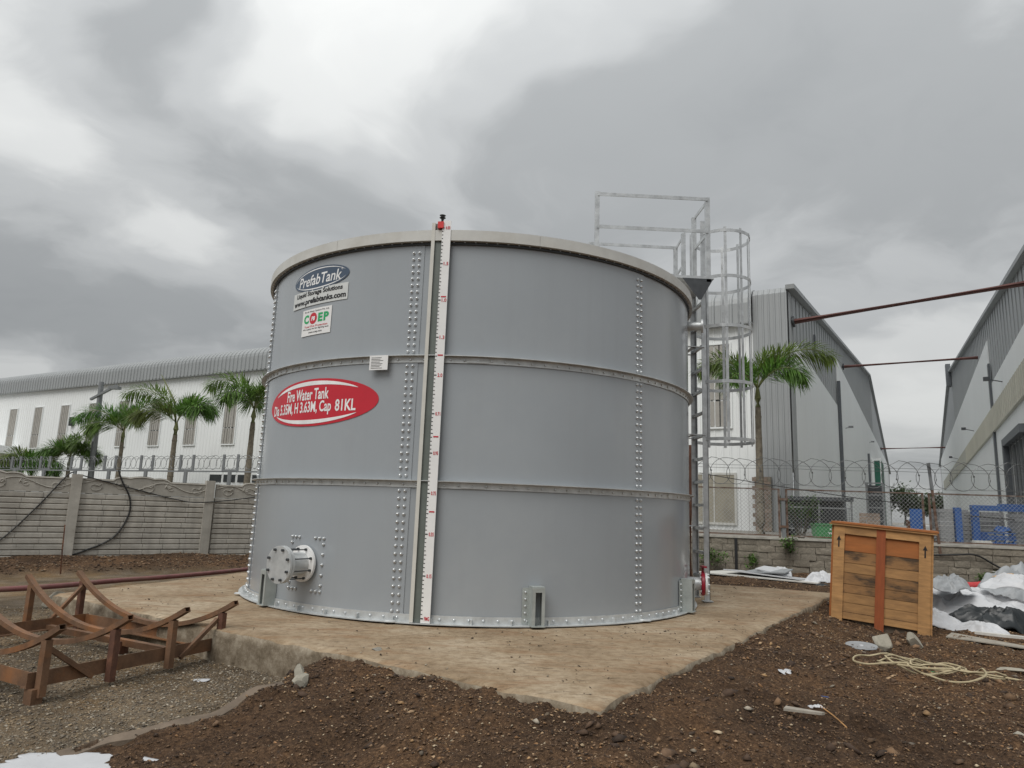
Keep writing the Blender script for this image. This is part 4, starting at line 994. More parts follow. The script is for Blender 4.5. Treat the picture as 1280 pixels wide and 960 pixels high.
# ------------------------------------------------------------------ palms
def leaf_add(mb, p, d, ln, w, droop, col, side=None):
    d = d.normalized(); s = d.cross(side if side else Vector((0, 0, 1)))
    s = s.normalized() if s.length > 1e-4 else Vector((1, 0, 0))
    m = p+d*(ln*.5)+Vector((0, 0, -droop*.25*ln)); e = p+d*(ln*.95)+Vector((0, 0, -droop*ln))
    o = len(mb.v); mb.v += [tuple(p), tuple(m-s*w), tuple(m+s*w), tuple(e)]; mb.f += [(o, o+1, o+2), (o+1, o+3, o+2)]
    mb.c += [(*col, 1)]*4
def frond(parent, az, el, ln, bend, seed, leaf=.34, dense=36):
    r = random.Random(seed); mb = MB(); pts = []; p = Vector((0, 0, 0)); e = el; n = 14
    h = Vector((math.cos(az), math.sin(az), 0))
    for i in range(n+1):
        pts.append(p.copy()); d = h*math.cos(e)+Vector((0, 0, math.sin(e))); p = p+d*(ln/n); e -= bend/n*(0.5+1.0*i/n)
    col0 = (.118*r.uniform(.8, 1.2), .195*r.uniform(.85, 1.15), .042)
    lv = MB()
    for k in range(dense):
        t = .16+.84*k/dense; x = t*n; i = min(int(x), n-1); q = pts[i].lerp(pts[i+1], x-i); d = (pts[i+1]-pts[i]).normalized()
        a = d.cross(Vector((0, 0, 1))); a = a.normalized() if a.length > .01 else Vector((1, 0, 0)); b = a.cross(d).normalized()
        L_ = leaf*(.55+.75*math.sin(math.pi*min(1, t*.9+.08)))*r.uniform(.85, 1.15)
        for ph in (-45, -15, 15, 45, 90, 135, 165, 195, 225):
            f = R_(ph+r.uniform(-22, 22)); out = a*math.cos(f)+b*math.sin(f)
            c = r.uniform(.55, 1.5); leaf_add(lv, q, out*.8+d*.55, L_, .011+.017*leaf, .16+.30*t, (col0[0]*c, col0[1]*c, col0[2]*c))
    st = MB().tube(pts, [.026*(1-.8*i/n)+.004 for i in range(n+1)], 5).build('frond', crownshaft_m, parent, 60)
    lv.build('leaflets', leaf_m, st)
    return st
def palm(base, top_z, lab, fronds, ln, seed, tr=.10, leaf=.34, lean=(0, 0)):
    T = thing('palm_tree', lab, 'palm', base, 0, 'palms by the warehouses'); r = random.Random(seed); H = top_z-base[2]
    pts = []; rs = []
    for i in range(13):
        t = i/12; pts.append((lean[0]*t*t, lean[1]*t*t, H*t)); rs.append(tr*(1.25-.45*t)*(1.0+.06*math.sin(i*2.5)))
    MB().tube(pts, rs, 10).build('trunk', bark_m, T, 50)
    for i in range(3, 12, 2): MB().lathe([(rs[i]*1.08, -.03), (rs[i]*1.13, 0), (rs[i]*1.08, .03)], 10, Matrix.Translation(pts[i])).build('leaf_scar', bark_m, T, 50)
    c = Vector(pts[-1]); MB().tube([c-Vector((0, 0, .02)), c+Vector((0, 0, .25)), c+Vector((0, 0, .62))], [tr*.85, tr*.95, tr*.35], 10).build('crownshaft', crownshaft_m, T, 50)
    for i, (az, el, k) in enumerate(fronds):
        f = frond(T, R_(az), R_(el), ln*k, R_(r.uniform(108, 142)), seed*31+i, leaf); f.location = c+Vector((0, 0, .55))
    return T
def spread(n, seed, el0=62):
    r = random.Random(seed); return [(360*i/n+r.uniform(-18, 18), el0+r.uniform(-16, 12), r.uniform(.8, 1.1)) for i in range(n)]
palm((8.45, 11.5, YARD), 4.35, 'tall palm in front of the grey warehouse corner beside the ladder cage', [(-12, 66, 1.2), (176, 62, .95), (30, 84, .85), (-50, 55, .75), (120, 70, .8), (215, 40, .7)], 2.35, 3, .10, .62)
palm((-10.2, 22.9, YARD), 4.45, 'palm with drooping left frond just left of the tank', [(175, 72, 1.15), (10, 84, 1.0), (-20, 66, .8), (110, 66, .8), (235, 60, .8)], 2.6, 5, .13, .85)
palm((-14.75, 25.7, YARD), 4.0, 'palm with one bare upright spear and round right frond mass', [(178, 68, 1.3), (5, 72, .85), (-30, 60, .75), (40, 78, .85), (200, 46, .8)], 2.7, 8, .13, .85)
palm((-18.3, 27.9, YARD), 3.7, 'palm with wide left frond next to the street lamp', [(185, 58, 1.15), (12, 76, 1.3), (130, 76, .9), (-40, 60, .75), (215, 38, .75)], 2.5, 12, .11, .8)
palm((-22.2, 30.4, YARD), 2.3, 'short bushy palm left of the street lamp', spread(6, 4, 66), 1.9, 14, .11, .8)
palm((-25.4, 32.5, YARD), 1.9, 'short spreading palm at the far left', spread(6, 9, 54), 2.1, 19, .11, .8)
s = MB().tube([(-14.75, 25.7, 4.3), (-15.0, 25.8, 5.6), (-15.6, 26.0, 6.5), (-15.95, 26.1, 7.0)], [.05, .045, .03, .012], 6)
o = s.build('spear_leaf', crownshaft_m, None, 60); pt = [q for q in bpy.data.objects if q.name.startswith('palm_tree') and 'spear' in q['label']][0]; o.parent = pt; o.location = -pt.location
# street lamp
L0 = Vector((-20.35, 29.3, YARD)); T = thing('street_lamp', 'grey street lamp pole with a slanted arm in front of the white warehouse', 'street lamp', L0)
MB().tube([(0, 0, 0), (-.1, .06, 3.2), (-.22, .13, 6.45)], [.17, .15, .13], 8).build('pole', pole_grey, T, 50)
MB().bar((-.75, .3, 5.5), (1.05, -.75, 6.15), .12, .12).build('arm', pole_grey, T); MB().box(.75, 1.25, -1.0, -.6, 5.95, 6.1).build('lamp_head', pole_grey, T)

# ------------------------------------------------------------------ shrubs and weeds
def shrub(name, loc, r, h, n, lab, seed, leaf=.06, col=(.05, .11, .028), cat='shrub', stem=True, group=None):
    T = thing(name, lab, cat, loc, 0, group); q = random.Random(seed); st = MB(); lv = MB()
    k = max(4, n//60)
    tips = []
    for i in range(k):
        a = q.uniform(0, 6.28); rr_ = r*math.sqrt(q.random()); tip = Vector((math.cos(a)*rr_, math.sin(a)*rr_, h*q.uniform(.45, 1))); mid = tip*.5+Vector((q.uniform(-.1, .1)*r, 0, h*.1))
        st.tube([(tip.x*.1, tip.y*.1, -.02), mid, tip], [.012*h+.003, .008*h+.002, .003], 5); tips.append((mid, tip))
    for i in range(n):
        m_, t_ = q.choice(tips); p = m_.lerp(t_, q.uniform(.0, 1.1))+Vector((q.gauss(0, r*.16), q.gauss(0, r*.16), q.gauss(0, h*.08))); p.z = max(p.z, .01)
        d = Vector((q.gauss(0, 1), q.gauss(0, 1), q.uniform(-.4, .8))); c = q.uniform(.5, 1.6)
        leaf_add(lv, p, d, leaf*q.uniform(.6, 1.3), leaf*.28, .3, (col[0]*c, col[1]*c, col[2]*c))
    st.build('stems', bark_m, T, 60, 'stuff'); lv.build('foliage', weed_m, T, None, 'stuff'); return T
shrub('creeper_bush', on_r(9.25, .58, -.35), .42, 1.05, 900, 'leafy green creeper climbing the chain-link fence near its grey post', 2, .075, (.075, .14, .035))
for i, (s, out, r, h, n, lab) in enumerate(((7.2, .45, .38, .42, 420, 'bright green weeds at the wall foot behind the ladder'), (8.1, .35, .28, .42, 220, 'pale weeds at the stone wall left of the dark joint'), (8.85, .2, .25, .5, 260, 'green weed growing on the stone wall under the fence post'), (12.62, .35, .22, .28, 160, 'small green weed beside the red pipe at the wall'))):
    p = on_r(s, 0, out); p.z = hz(p.x, p.y)+(.3 if i == 2 else 0); shrub('weed_clump', p, r, h, n, lab, 20+i, .07, (.085, .17, .03), 'weed', group='weeds along the stone wall')
p = Vector((3.65, 4.1, 0)); p.z = hz(p.x, p.y); shrub('weed_clump', p, .3, .55, 300, 'green weeds behind the tank right next to the ladder foot', 31, .08, (.07, .15, .03), 'weed', group='weeds along the stone wall')
def far_tree(loc, r, h, lab, seed):
    T = thing('tree', lab, 'tree', loc, 0, 'trees at the end of the lane'); q = random.Random(seed)
    tr = MB(); tr.tube([(0, 0, 0), (.1, 0, h*.35), (0, .1, h*.6)], [.3, .24, .12], 8)
    cl = []
    for i in range(9):
        a = q.uniform(0, 6.28); e = Vector((math.cos(a)*r*.7, math.sin(a)*r*.7, h*q.uniform(.5, .85))); tr.tube([(0, 0, h*.35), e*.55+Vector((0, 0, h*.2)), e], [.14, .08, .03], 5); cl.append(e)
    tr.build('trunk', bark_m, T, 60); lv = MB()
    for i in range(2600):
        c = q.choice(cl); p = c+Vector((q.gauss(0, r*.3), q.gauss(0, r*.3), q.gauss(0, h*.12))); p.z = max(p.z, h*.2); k = q.uniform(.5, 1.5)
        leaf_add(lv, p, Vector((q.gauss(0, 1), q.gauss(0, 1), q.gauss(0, .6))), .55, .2, .2, (.055*k, .085*k, .035*k))
    lv.build('crown', weed_m, T, None, 'stuff')
e = K0+UV*2.0+VV*112; far_tree((e.x, e.y, YARD), 3.2, 6.4, 'rounded tree at the far end of the lane, left of two', 1)
e = K0+UV*6.2+VV*118; far_tree((e.x, e.y, YARD), 3.0, 5.4, 'lower tree at the far end of the lane, right of two', 2)

# ------------------------------------------------------------------ yard clutter behind the fence
def stack(name, x, y, rz, nx, nz, bw, bh, bd, mt, lab, part, cat='stack', ny=1):
    T = thing(name, lab, cat, (x, y, YARD), rz)
    for k in range(nz):
        for i in range(nx):
            for j in range(ny):
                dx = random.uniform(-.012, .012); MB().box(i*bw+.004+dx, (i+1)*bw-.004+dx, j*bd+random.uniform(-.01, .01), (j+1)*bd-.006, k*bh+.007, (k+1)*bh-.007).build(part, mt, T)
    return T
YR = R_(-12)
stack('paver_stack', 13.72, 8.0, YR, 4, 8, .36, .10, .8, grey_block, 'tall stack of grey pavers at the right edge behind the fence', 'paver')
stack('paver_stack', 12.30, 9.1, YR, 1, 8, .33, .11, .6, grey_block, 'narrow stack of grey pavers left of the blue frame', 'paver')
stack('paver_stack', 12.98, 9.3, YR, 1, 8, .24, .11, .6, grey_block, 'thin grey paver stack inside the blue frame', 'paver')
stack('paver_stack', 13.3, 9.35, YR, 3, 7, .28, .12, .6, grey_block, 'wide grey paver stack behind the blue crates', 'paver')
T = thing('storage_portal', 'blue steel frame standing behind the fence on the right', 'frame', (12.66, 9.0, YARD), YR)
MB().box(0, .16, 0, .12, 0, .92).build('upright', plastic_blue, T); MB().box(.42, .58, 0, .12, 0, .95).build('upright', plastic_blue, T); MB().box(.42, 1.75, -.02, .14, .86, 1.0).build('beam', plastic_blue, T); MB().box(1.1, 1.75, -.03, .15, 1.0, 1.05).build('beam', plastic_blue, T)
for i, (x, y, z, w, lab) in enumerate(((13.15, 8.55, 0, 1.05, 'blue plastic crate on the ground left of the grey paver stack, lower one'), (13.18, 8.57, .16, .98, 'blue plastic crate stacked on the lower blue crate'))):
    T = thing('blue_crate', lab, 'crate', (x, y, YARD+z), YR, 'blue crates by the fence')
    MB().box(0, w, 0, .5, 0, .02).build('base', plastic_blue, T)
    for zz in (.035, .12): MB().box(0, w, -.01, .02, zz, zz+.035).build('slat', plastic_blue, T)
    for k in range(6): MB().box(k*w/5-.02 if k else 0, k*w/5+.02, .005, .03, .02, .155).build('upright', plastic_blue, T)
    MB().box(0, .03, .03, .5, .02, .155).build('side', plastic_blue, T); MB().box(w-.03, w, .03, .5, .02, .155).build('side', plastic_blue, T)
def crumple(name, loc, sx, sy, h, seed, mt, lab, cat, rz=0.0, res=34, fold=1.0, dome=True, group=None, flop=0.0, scale=1.0):
    n = res; t = np.linspace(-1, 1, n+1); U, W = np.meshgrid(t, t); r = np.sqrt(U**2+W**2)
    ang = np.arctan2(W, U); lim = .82+.22*fbm(np.cos(ang)*1.3+seed, np.sin(ang)*1.3, seed, 3)
    k = np.clip(r/np.maximum(np.maximum(np.abs(U), np.abs(W)), 1e-6), 1, 2); s = lim/k**.55
    X = U*s*sx+.06*sx*fbm(U*3*scale, W*3*scale, seed+2, 3); Y = W*s*sy+.06*sy*fbm(U*3*scale+9, W*3*scale, seed+3, 3)
    rid = 1-np.abs(fbm(U*1.7*scale+seed, W*2.4*scale, seed+5, 2))*2.6; rid2 = 1-np.abs(fbm(U*3.4*scale+W*1.5, W*3.0*scale+seed, seed+7, 2))*2.6
    gw = np.random.default_rng(seed+99); pw = gw.uniform(-1.1, 1.1, (int(34*scale+8), 2)); D = np.sort(np.hypot((U[..., None]-pw[:, 0])*1.0, (W[..., None]-pw[:, 1])*1.35+.25*(U[..., None]-pw[:, 0])), -1)
    crease = np.clip((D[..., 1]-D[..., 0])/.28, 0, 1); rid = .5*rid+.9*(1-crease)-.25; rid2 = .6*rid2-.5*np.clip(D[..., 0]/.3, 0, 1.2)+.3
    base = np.clip(1-r**2*.85, 0, 1)**.6 if dome else np.ones_like(r)*.35
    Z = h*(base*(.55+.4*fbm(U*1.4, W*1.4, seed+8, 3))+fold*(.20*rid+.11*rid2)*np.clip(1.35-r, .15, 1)) - .02
    cs, sn = math.cos(rz), math.sin(rz); GX = loc[0]+cs*X-sn*Y; GY = loc[1]+sn*X+cs*Y
    Zg = height(GX, GY, False) if loc[2] is None else np.full_like(GX, loc[2])
    o0 = Vector((loc[0], loc[1], hz(loc[0], loc[1]) if loc[2] is None else loc[2]))
    V = np.stack([GX-o0.x, GY-o0.y, Zg-o0.z+np.maximum(Z, .004)], -1).reshape(-1, 3); idx = np.arange((n+1)**2).reshape(n+1, n+1)
    F = np.stack([idx[:-1, :-1], idx[:-1, 1:], idx[1:, 1:], idx[1:, :-1]], -1).reshape(-1, 4)
    o = np_mesh(name, V, F, mt, None, None, None, True); o.location = o0
    o.data.set_sharp_from_angle(angle=R_(38))
    sol = o.modifiers.new('thickness', 'SOLIDIFY'); sol.thickness = .003; sol.offset = -1
    return tag(o, lab, cat, group)
crumple('plastic_bag', (13.75, 8.75, YARD+.33), .28, .2, .22, 5, plastic_blue, 'crumpled blue plastic bag on the blue crates', 'bag')
T = thing('white_beam', 'short white block lying on the yard behind the fence', 'block', (12.62, 8.3, YARD), YR); MB().box(0, .42, 0, .16, .0, .07).build('lower_board', rim_cream, T); MB().box(.01, .40, .01, .15, .072, .10).build('upper_board', rim_cream, T)
T = thing('drum', 'red drum at the right edge behind the fence', 'drum', (14.75, 8.9, YARD+.90)); MB().lathe([(0, 0), (.13, 0), (.13, .1), (.14, .11), (.14, .13), (.13, .14), (.13, .25), (0, .25)], 16).build('drum_body', pipe_bright_red, T, 40); MB().lathe([(.04, .25), (.04, .28), (0, .28)], 8).build('bung', black_rubber, T, 40)
stack('wood_pile', 14.2, 16.5, R_(-30), 3, 6, .23, .13, .6, brick_m, 'stacked brown bricks in the lane behind the crate', 'brick')
stack('brick_pile', 12.0, 9.6, YR, 1, 7, .12, .12, .4, brick_m, 'narrow brown brick pile beside the leaning pole', 'brick')
T = thing('blue_sheet', 'blue panel standing behind the leaning pole', 'panel', (11.62, 9.3, YARD+.25), YR); MB().box(0, .36, 0, .03, 0, .6).build('sheet', plastic_blue, T); MB().box(-.01, .37, .03, .06, .28, .33).build('batten', plastic_blue, T); MB().box(.02, .06, .03, .35, -.25, .3).build('leg', rust_dark, T); MB().box(.30, .34, .03, .35, -.25, .3).build('leg', rust_dark, T)
# caged trolley, green bin
T = thing('mesh_trolley', 'dark mesh-sided trolley parked behind the fence left of the crate', 'trolley', (8.75, 10.4, YARD), R_(-14))
for x in (0, .85, 1.7):
    for y in (0, .9): MB().box(x-.02, x+.02, y-.02, y+.02, .1, 1.05).build('upright', pole_grey, T)
MB().box(-.05, 1.75, -.05, .95, 1.0, 1.1).build('roof', dark_steel, T); MB().box(-.03, 1.73, -.03, .93, .22, .27).build('deck', dark_steel, T); MB().box(-.02, 1.72, -.03, .01, .78, .82).build('rail', pole_grey, T)
MB().box(-.01, 1.71, .88, .9, .27, 1.0).build('back_sheet', dark_steel, T)
b = MB()
for k in range(30): b.box(k*.058, k*.058+.008, -.006, .002, .27, .78)
for k in range(9): b.box(0, 1.7, -.012, -.006, .27+k*.058, .278+k*.058)
b.build('side_mesh', dark_steel, T, None, 'stuff')
for x in (.2, 1.5):
    for y in (.05, .85): MB().lathe([(0, -.03), (.1, -.03), (.1, .03), (0, .03)], 14, Matrix.Translation((x, y, .1)) @ Matrix.Rotation(math.pi/2, 4, 'X')).build('wheel', black_rubber, T, 40)
T = thing('green_bin', 'green plastic bin with white mark behind the fence', 'bin', (8.85, 8.9, YARD), R_(-12))
MB().add([(0, 0, 0), (.6, 0, 0), (.6, .4, 0), (0, .4, 0), (-.04, -.04, .34), (.64, -.04, .34), (.64, .44, .34), (-.04, .44, .34)], [(3, 2, 1, 0), (4, 5, 6, 7), (0, 1, 5, 4), (1, 2, 6, 5), (2, 3, 7, 6), (3, 0, 4, 7)]).build('body', plastic_green, T)
MB().box(-.06, .66, -.06, .46, .342, .38).build('lid', plastic_green, T)
b = MB(); M = Matrix.Translation((.36, -.036, .17)) @ Matrix.Rotation(R_(6.7), 4, 'X')
for (x, z, w, h) in ((-.05, .05, .04, .04), (.01, .05, .04, .04), (-.09, -.02, .17, .012), (-.07, -.05, .03, .02), (-.02, -.05, .03, .02), (.03, -.05, .03, .02)): b.box(x, x+w, -.003, 0, z, z+h, M)
b.build('white_mark', white_print, T)
# tower frames between the lane and the fence
T = thing('steel_tower', 'dark steel hoist frame in the lane behind the crate', 'frame', (K0+UV*1.6+VV*12).to_tuple()[:2]+(YARD,), A_ANG)
for x in (0, .7):
    for y in (0, .7): MB().box(x-.04, x+.04, y-.04, y+.04, 0, 2.3).build('upright', pole_grey, T)
for z in (.5, 1.1, 1.7, 2.26): MB().box(-.04, .74, -.03, .03, z, z+.06).build('cross_rail', pole_grey, T)
MB().box(.05, .65, .3, .4, .2, 2.2).build('shaft_panel', dark_steel, T)

# ------------------------------------------------------------------ things on the site
# rusty saddle rack
def build_rack():
    T = thing('saddle_rack', 'rusty steel rack with four curved saddle bars on the gravel', 'rack', (-2.055, -3.014, -.27), 0)
    el = Vector((.454, .891, 0)); ec = Vector((-.857, .515, 0)); Ln, Wd = 1.52, 1.86; zf = .13
    up = Vector((0, 0, 1))
    def P(s, w, z): return el*(-s) + ec*w + up*z
    for w in (0, Wd):
        b = MB(); b.bar(P(-.03, w, zf), P(Ln+.03, w, zf), .008, .095); b.bar(P(-.03, w+(.03 if w == 0 else -.03), zf-.043), P(Ln+.03, w+(.03 if w == 0 else -.03), zf-.043), .06, .008); b.build('long_beam', rust, T)
    for s in (0, Ln):
        b = MB(); b.bar(P(s, .006, zf), P(s, Wd-.006, zf), .008, .093); b.bar(P(s+(.03 if s == 0 else -.03), .006, zf-.041), P(s+(.03 if s == 0 else -.03), Wd-.006, zf-.041), .058, .008); b.build('cross_beam', rust, T)
    for s in (0.02, Ln-.02):
        for w in (.0, Wd):
            q = P(s, w, 0); g = hz(q.x-2.055, q.y-3.014)+.27
            MB().bar(P(s, w+(-.012 if w == 0 else .012), g-.02), P(s, w+(-.012 if w == 0 else .012), zf-.049), .075, .075, el).build('foot', rust, T)
    mid = P(.55, Wd*.55, 0); MB().bar(P(.35, Wd*.42, -.03), P(.35, Wd*.42, zf-.02), .08, .08, el).build('foot', rust_dark, T); MB().bar(P(.35, .01, zf-.03), P(.35, Wd-.01, zf-.03), .05, .05).build('cross_beam', rust, T)
    Rr = 2.1; c = Wd*.5-.10
    for i, s in enumerate((.04, .52, 1.0, 1.48)):
        b = MB(); pts = []; h0 = zf+.075; n = 26; wa, wb = -c-.19, Wd-c+.13
        for k in range(n+1):
            w = wa+(wb-wa)*k/n; pts.append((c+w, h0+Rr-math.sqrt(Rr*Rr-w*w)))
        o_ = len(b.v)
        for k, (w, z) in enumerate(pts):
            k0 = max(k-1, 0); k1 = min(k+1, n); tw = pts[k1][0]-pts[k0][0]; tz = pts[k1][1]-pts[k0][1]; l = math.hypot(tw, tz); nw, nz = -tz/l, tw/l
            for (a, d) in ((-.024, -.018), (.024, -.018), (.024, .018), (-.024, .018), (-.02, -.014), (.02, -.014), (.02, .014), (-.02, .014)): b.v.append(tuple(P(s+a, w+nw*d, z+nz*d)))
        for k in range(n):
            for j in range(4):
                b.f.append((o_+k*8+j, o_+k*8+(j+1) % 4, o_+k*8+8+(j+1) % 4, o_+k*8+8+j)); b.f.append((o_+k*8+4+j, o_+k*8+12+j, o_+k*8+12+(j+1) % 4, o_+k*8+4+(j+1) % 4))
        for e_ in (0, n):
            for j in range(4): b.f.append((o_+e_*8+j, o_+e_*8+(j+1) % 4, o_+e_*8+4+(j+1) % 4, o_+e_*8+4+j))
        b.build('saddle_bar', rust, T)
        for w in (0.0, Wd):
            e = pts[2][1] if w == 0 else pts[-3][1]; ws = -.045 if w == 0 else Wd+.045
            zt = h0+Rr-math.sqrt(Rr*Rr-(ws-c)**2)-.02
            MB().bar(P(s, ws, zf-.1), P(s, ws, zt), .052, .045, el).build('upright', rust if i % 2 else rust_dark, T)
            if i in (0, 3):
                sg = 1 if i == 0 else -1
                MB().bar(P(s+sg*.02, ws+(.03 if w == 0 else -.03), zt-.05), P(s+sg*.36, ws+(.03 if w == 0 else -.03), zf-.05), .03, .03).build('brace', rust, T)
build_rack()

# wooden crate, tilted on the soft soil
def build_crate():
    x_ = Vector((.845, -.535, 0)).normalized(); y_ = Vector((.535, .845, 0)).normalized()
    M0 = Matrix((x_, y_, Vector((0, 0, 1)))).transposed().to_4x4(); M0.translation = Vector((4.49, -.29, -.235))
    T = thing('wooden_crate', 'tall wooden crate with red centre post tilted on the soil beside the pad', 'crate'); T.matrix_world = M0 @ Matrix.Rotation(R_(4.2), 4, 'Y')
    w, d, H = 1.06, .95, 1.22
    def bx(name, mt, *a): return MB().box(*a).build(name, mt, T)
    def face(M, posts=True):
        def fx(name, mt, *a):
            return xf(MB().box(*a), M).build(name, mt, T)
        zs = [(1.12, 1.222, 'r'), (.915, 1.118, wood_orange), (.77, .913, wood_mould), (.652, .768, wood_pale), (.512, .65, wood_mould), (.405, .51, wood_mould), (.288, .403, wood_pale), (.172, .286, wood_pale), (.088, .17, wood_pale)]
        for (a, b, mt) in zs:
            if mt == 'r':
                fx('top_rail', wood_pale, .125, w/2-.05, -.024, 0, a, b-.002); fx('top_rail', wood_pale, w/2+.05, w-.125, -.024, 0, a, b-.002)
            else:
                e = random.uniform(0, .004)
                fx('plank', mt, .01, w/2-.001, e, .02, a, b-.003); fx('plank', mt, w/2+.001, w-.01, e+.001, .02, a, b-.003)
        fx('corner_post', wood_pale, 0, .125, -.025, -.001, 0, H-.002); fx('corner_post', wood_pale, w-.125, w, -.025, -.001, 0, H-.002)
        fx('centre_post', wood_red, w/2-.05, w/2+.05, -.027, -.001, -.03, H-.003)
    face(Matrix.Identity(4))
    face(Matrix.Translation((w, d, 0)) @ Matrix.Rotation(math.pi, 4, 'Z'))
    for sx in (0, 1):
        x0 = -.024 if sx == 0 else w+.001
        for k in range(8): bx('side_plank', wood_pale if k % 2 else wood_mould, (.002 if sx == 0 else w-.02), (.02 if sx == 0 else w-.002), .022, d-.022, .09+k*.137, .09+k*.137+.134)
        for y in (.0, d-.1): bx('side_post', wood_orange if sx == 0 else wood_pale, x0, x0+.023, y, y+.1, 0, H-.004)
    bx('lid', wood_pale, -.05, w+.06, -.05, d+.05, H, H+.022); bx('lid_board', wood_orange, -.03, w+.075, -.06, d+.06, H+.023, H+.045)
    for y in (.05, d-.15): bx('runner', wood_mud, .05, w-.05, y, y+.1, -.01, .085)
    for (x, z) in ((.062, 1.04), (w-.062, 1.03)):
        o_ = T; a = MB(); y = -.0275
        a.v = [(x-.008, y, z-.09), (x+.008, y, z-.09), (x+.008, y, z), (x+.026, y, z-.005), (x, y, z+.055), (x-.026, y, z-.005), (x-.008, y, z)]; a.f = [(0, 1, 2, 6), (6, 2, 3, 4, 5)]
        a.build('arrow_mark', black_print, T)
build_crate()

# rubble, litter, boards
def rock(loc, s, seed, lab, mt=None, group='loose rocks on the soil', flat=.6):
    q = np.random.default_rng(seed); bm_v = []; t = (1+5**.5)/2
    V = np.array([(-1, t, 0), (1, t, 0), (-1, -t, 0), (1, -t, 0), (0, -1, t), (0, 1, t), (0, -1, -t), (0, 1, -t), (t, 0, -1), (t, 0, 1), (-t, 0, -1), (-t, 0, 1)])/1.9
    F = [(0, 11, 5), (0, 5, 1), (0, 1, 7), (0, 7, 10), (0, 10, 11), (1, 5, 9), (5, 11, 4), (11, 10, 2), (10, 7, 6), (7, 1, 8), (3, 9, 4), (3, 4, 2), (3, 2, 6), (3, 6, 8), (3, 8, 9), (4, 9, 5), (2, 4, 11), (6, 2, 10), (8, 6, 7), (9, 8, 1)]
    verts = [Vector(v) for v in V]; cache = {}
    for it in range(2):
        nf = []
        for (a, b, c) in F:
            ids = []
            for (i, j) in ((a, b), (b, c), (c, a)):
                k = (min(i, j), max(i, j))
                if k not in cache:
                    cache[k] = len(verts); verts.append(((verts[i]+verts[j])/2).normalized()*(verts[i].length+verts[j].length)/2*(1+q.uniform(-.1, .2)/(1+it*1.5)))
                ids.append(cache[k])
            nf += [(a, ids[0], ids[2]), (b, ids[1], ids[0]), (c, ids[2], ids[1]), tuple(ids)]
        F = nf; cache = {}
    pl = [(Vector(q.normal(size=3)).normalized(), q.uniform(.32, .72)) for _ in range(11)]
    for n_, d_ in pl:
        verts = [v-n_*max(0, v.dot(n_)-d_) for v in verts]
    m = MB(); m.v = [(v.x*s[0], v.y*s[1], v.z*s[2]) for v in verts]; m.f = F
    o = m.build('rock', mt or rock_m, None, 16); z = loc[2] if len(loc) > 2 else hz(loc[0], loc[1])+s[2]*.45
    o.location = (loc[0], loc[1], z); o.rotation_euler = (q.uniform(-.2, .2), q.uniform(-.2, .2), q.uniform(0, 6)); return tag(o, lab, 'rock', group)
pale_rock = mat('rock_pale', (.34, .315, .255), .95, 0, .2, 12, .6, 40, stain=(.24, .22, .18), stain_amt=.5, stain_scale=8)
rock((-1.07, -4.38), (.075, .06, .05), 1, 'grey-green concrete lump at the edge of the soil mound, lower piece', pale_rock)
rock((-1.12, -4.20), (.05, .05, .055), 2, 'grey-green concrete lump at the edge of the soil mound, upper piece', pale_rock)
rock((-.68, -3.78), (.07, .055, .05), 3, 'pale angular stone near the top of the mound')
rock((4.16, -2.02), (.14, .11, .15), 4, 'upright pale angular stone beside the white disc', pale_rock)
rock((4.74, -1.56), (.14, .11, .09), 5, 'knobbly pale stone in front of the crate', pale_rock)
rock((-.78, -3.55), (.05, .03, .012), 6, 'flat pale stone lying by the pad edge', pale_rock)
rock((5.2, -2.35), (.14, .08, .03), 7, 'flat crumbled pale concrete piece behind the rope', pale_rock)
rock((-4.9, .9), (.12, .07, .05), 8, 'pale stone on the dark soil by the boundary wall', pale_rock)
rock((-4.75, -.55), (.16, .12, .11), 9, 'pale rock at the broken left corner of the pad', pale_rock)
rock((3.55, -4.55), (.06, .05, .02), 10, 'flat grey stone at the lower right', pale_rock)
T = thing('disc', 'white round lid lying on the soil in front of the crate', 'lid', (3.9, -2.06, hz(3.9, -2.06)+.012)); T.rotation_euler = (.06, -.05, .3)
MB().lathe([(0, .010), (.12, .012), (.145, .016), (.15, .006), (.14, 0), (0, 0)], 32).build('lid_plate', plastic_grey, T, 40); MB().lathe([(0, .018), (.018, .016), (.02, .010)], 12).build('knob', plastic_white, T, 40)
crumple('plastic_bag', (2.42, -3.70, None), .085, .05, .05, 11, plastic_white, 'crumpled white plastic bag on the soil right of the pad', 'bag', .2, 20)
crumple('plastic_bag', (2.30, -4.43, None), .10, .05, .06, 12, plastic_white, 'shiny white wrapper beside a stick at the lower right', 'wrapper', -.7, 22)
crumple('plastic_bag', (1.72, -4.42, None), .03, .03, .03, 13, plastic_cream, 'tiny white scrap on the soil at the lower right', 'scrap', 0, 12)
crumple('plastic_bag', (4.5, .12, None), .07, .05, .04, 14, plastic_white, 'small white scrap by the left foot of the crate', 'scrap', 0, 14)
crumple('plastic_bag', (4.66, .25, None), .09, .035, .04, 15, pipe_bright_red, 'small red plastic scrap by the left foot of the crate', 'scrap', -.5, 14)
crumple('plastic_bag', (2.48, -4.15, None), .03, .02, .02, 16, plastic_blue, 'tiny blue scrap above the white wrapper', 'scrap', 0, 10)
crumple('plastic_ring', (-1.92, -3.74, None), .07, .05, .02, 17, plastic_white, 'white torn scrap on the gravel in front of the rack', 'scrap', 0, 14)
cable('stick', [(2.25, -4.55, hz(2.25, -4.55)+.05), (2.30, -4.63, hz(2.3, -4.63)+.03), (2.33, -4.72, hz(2.33, -4.72)+.015)], .004, 'thin dry stick beside the white wrapper', 'stick', None, wood_pale, 3)
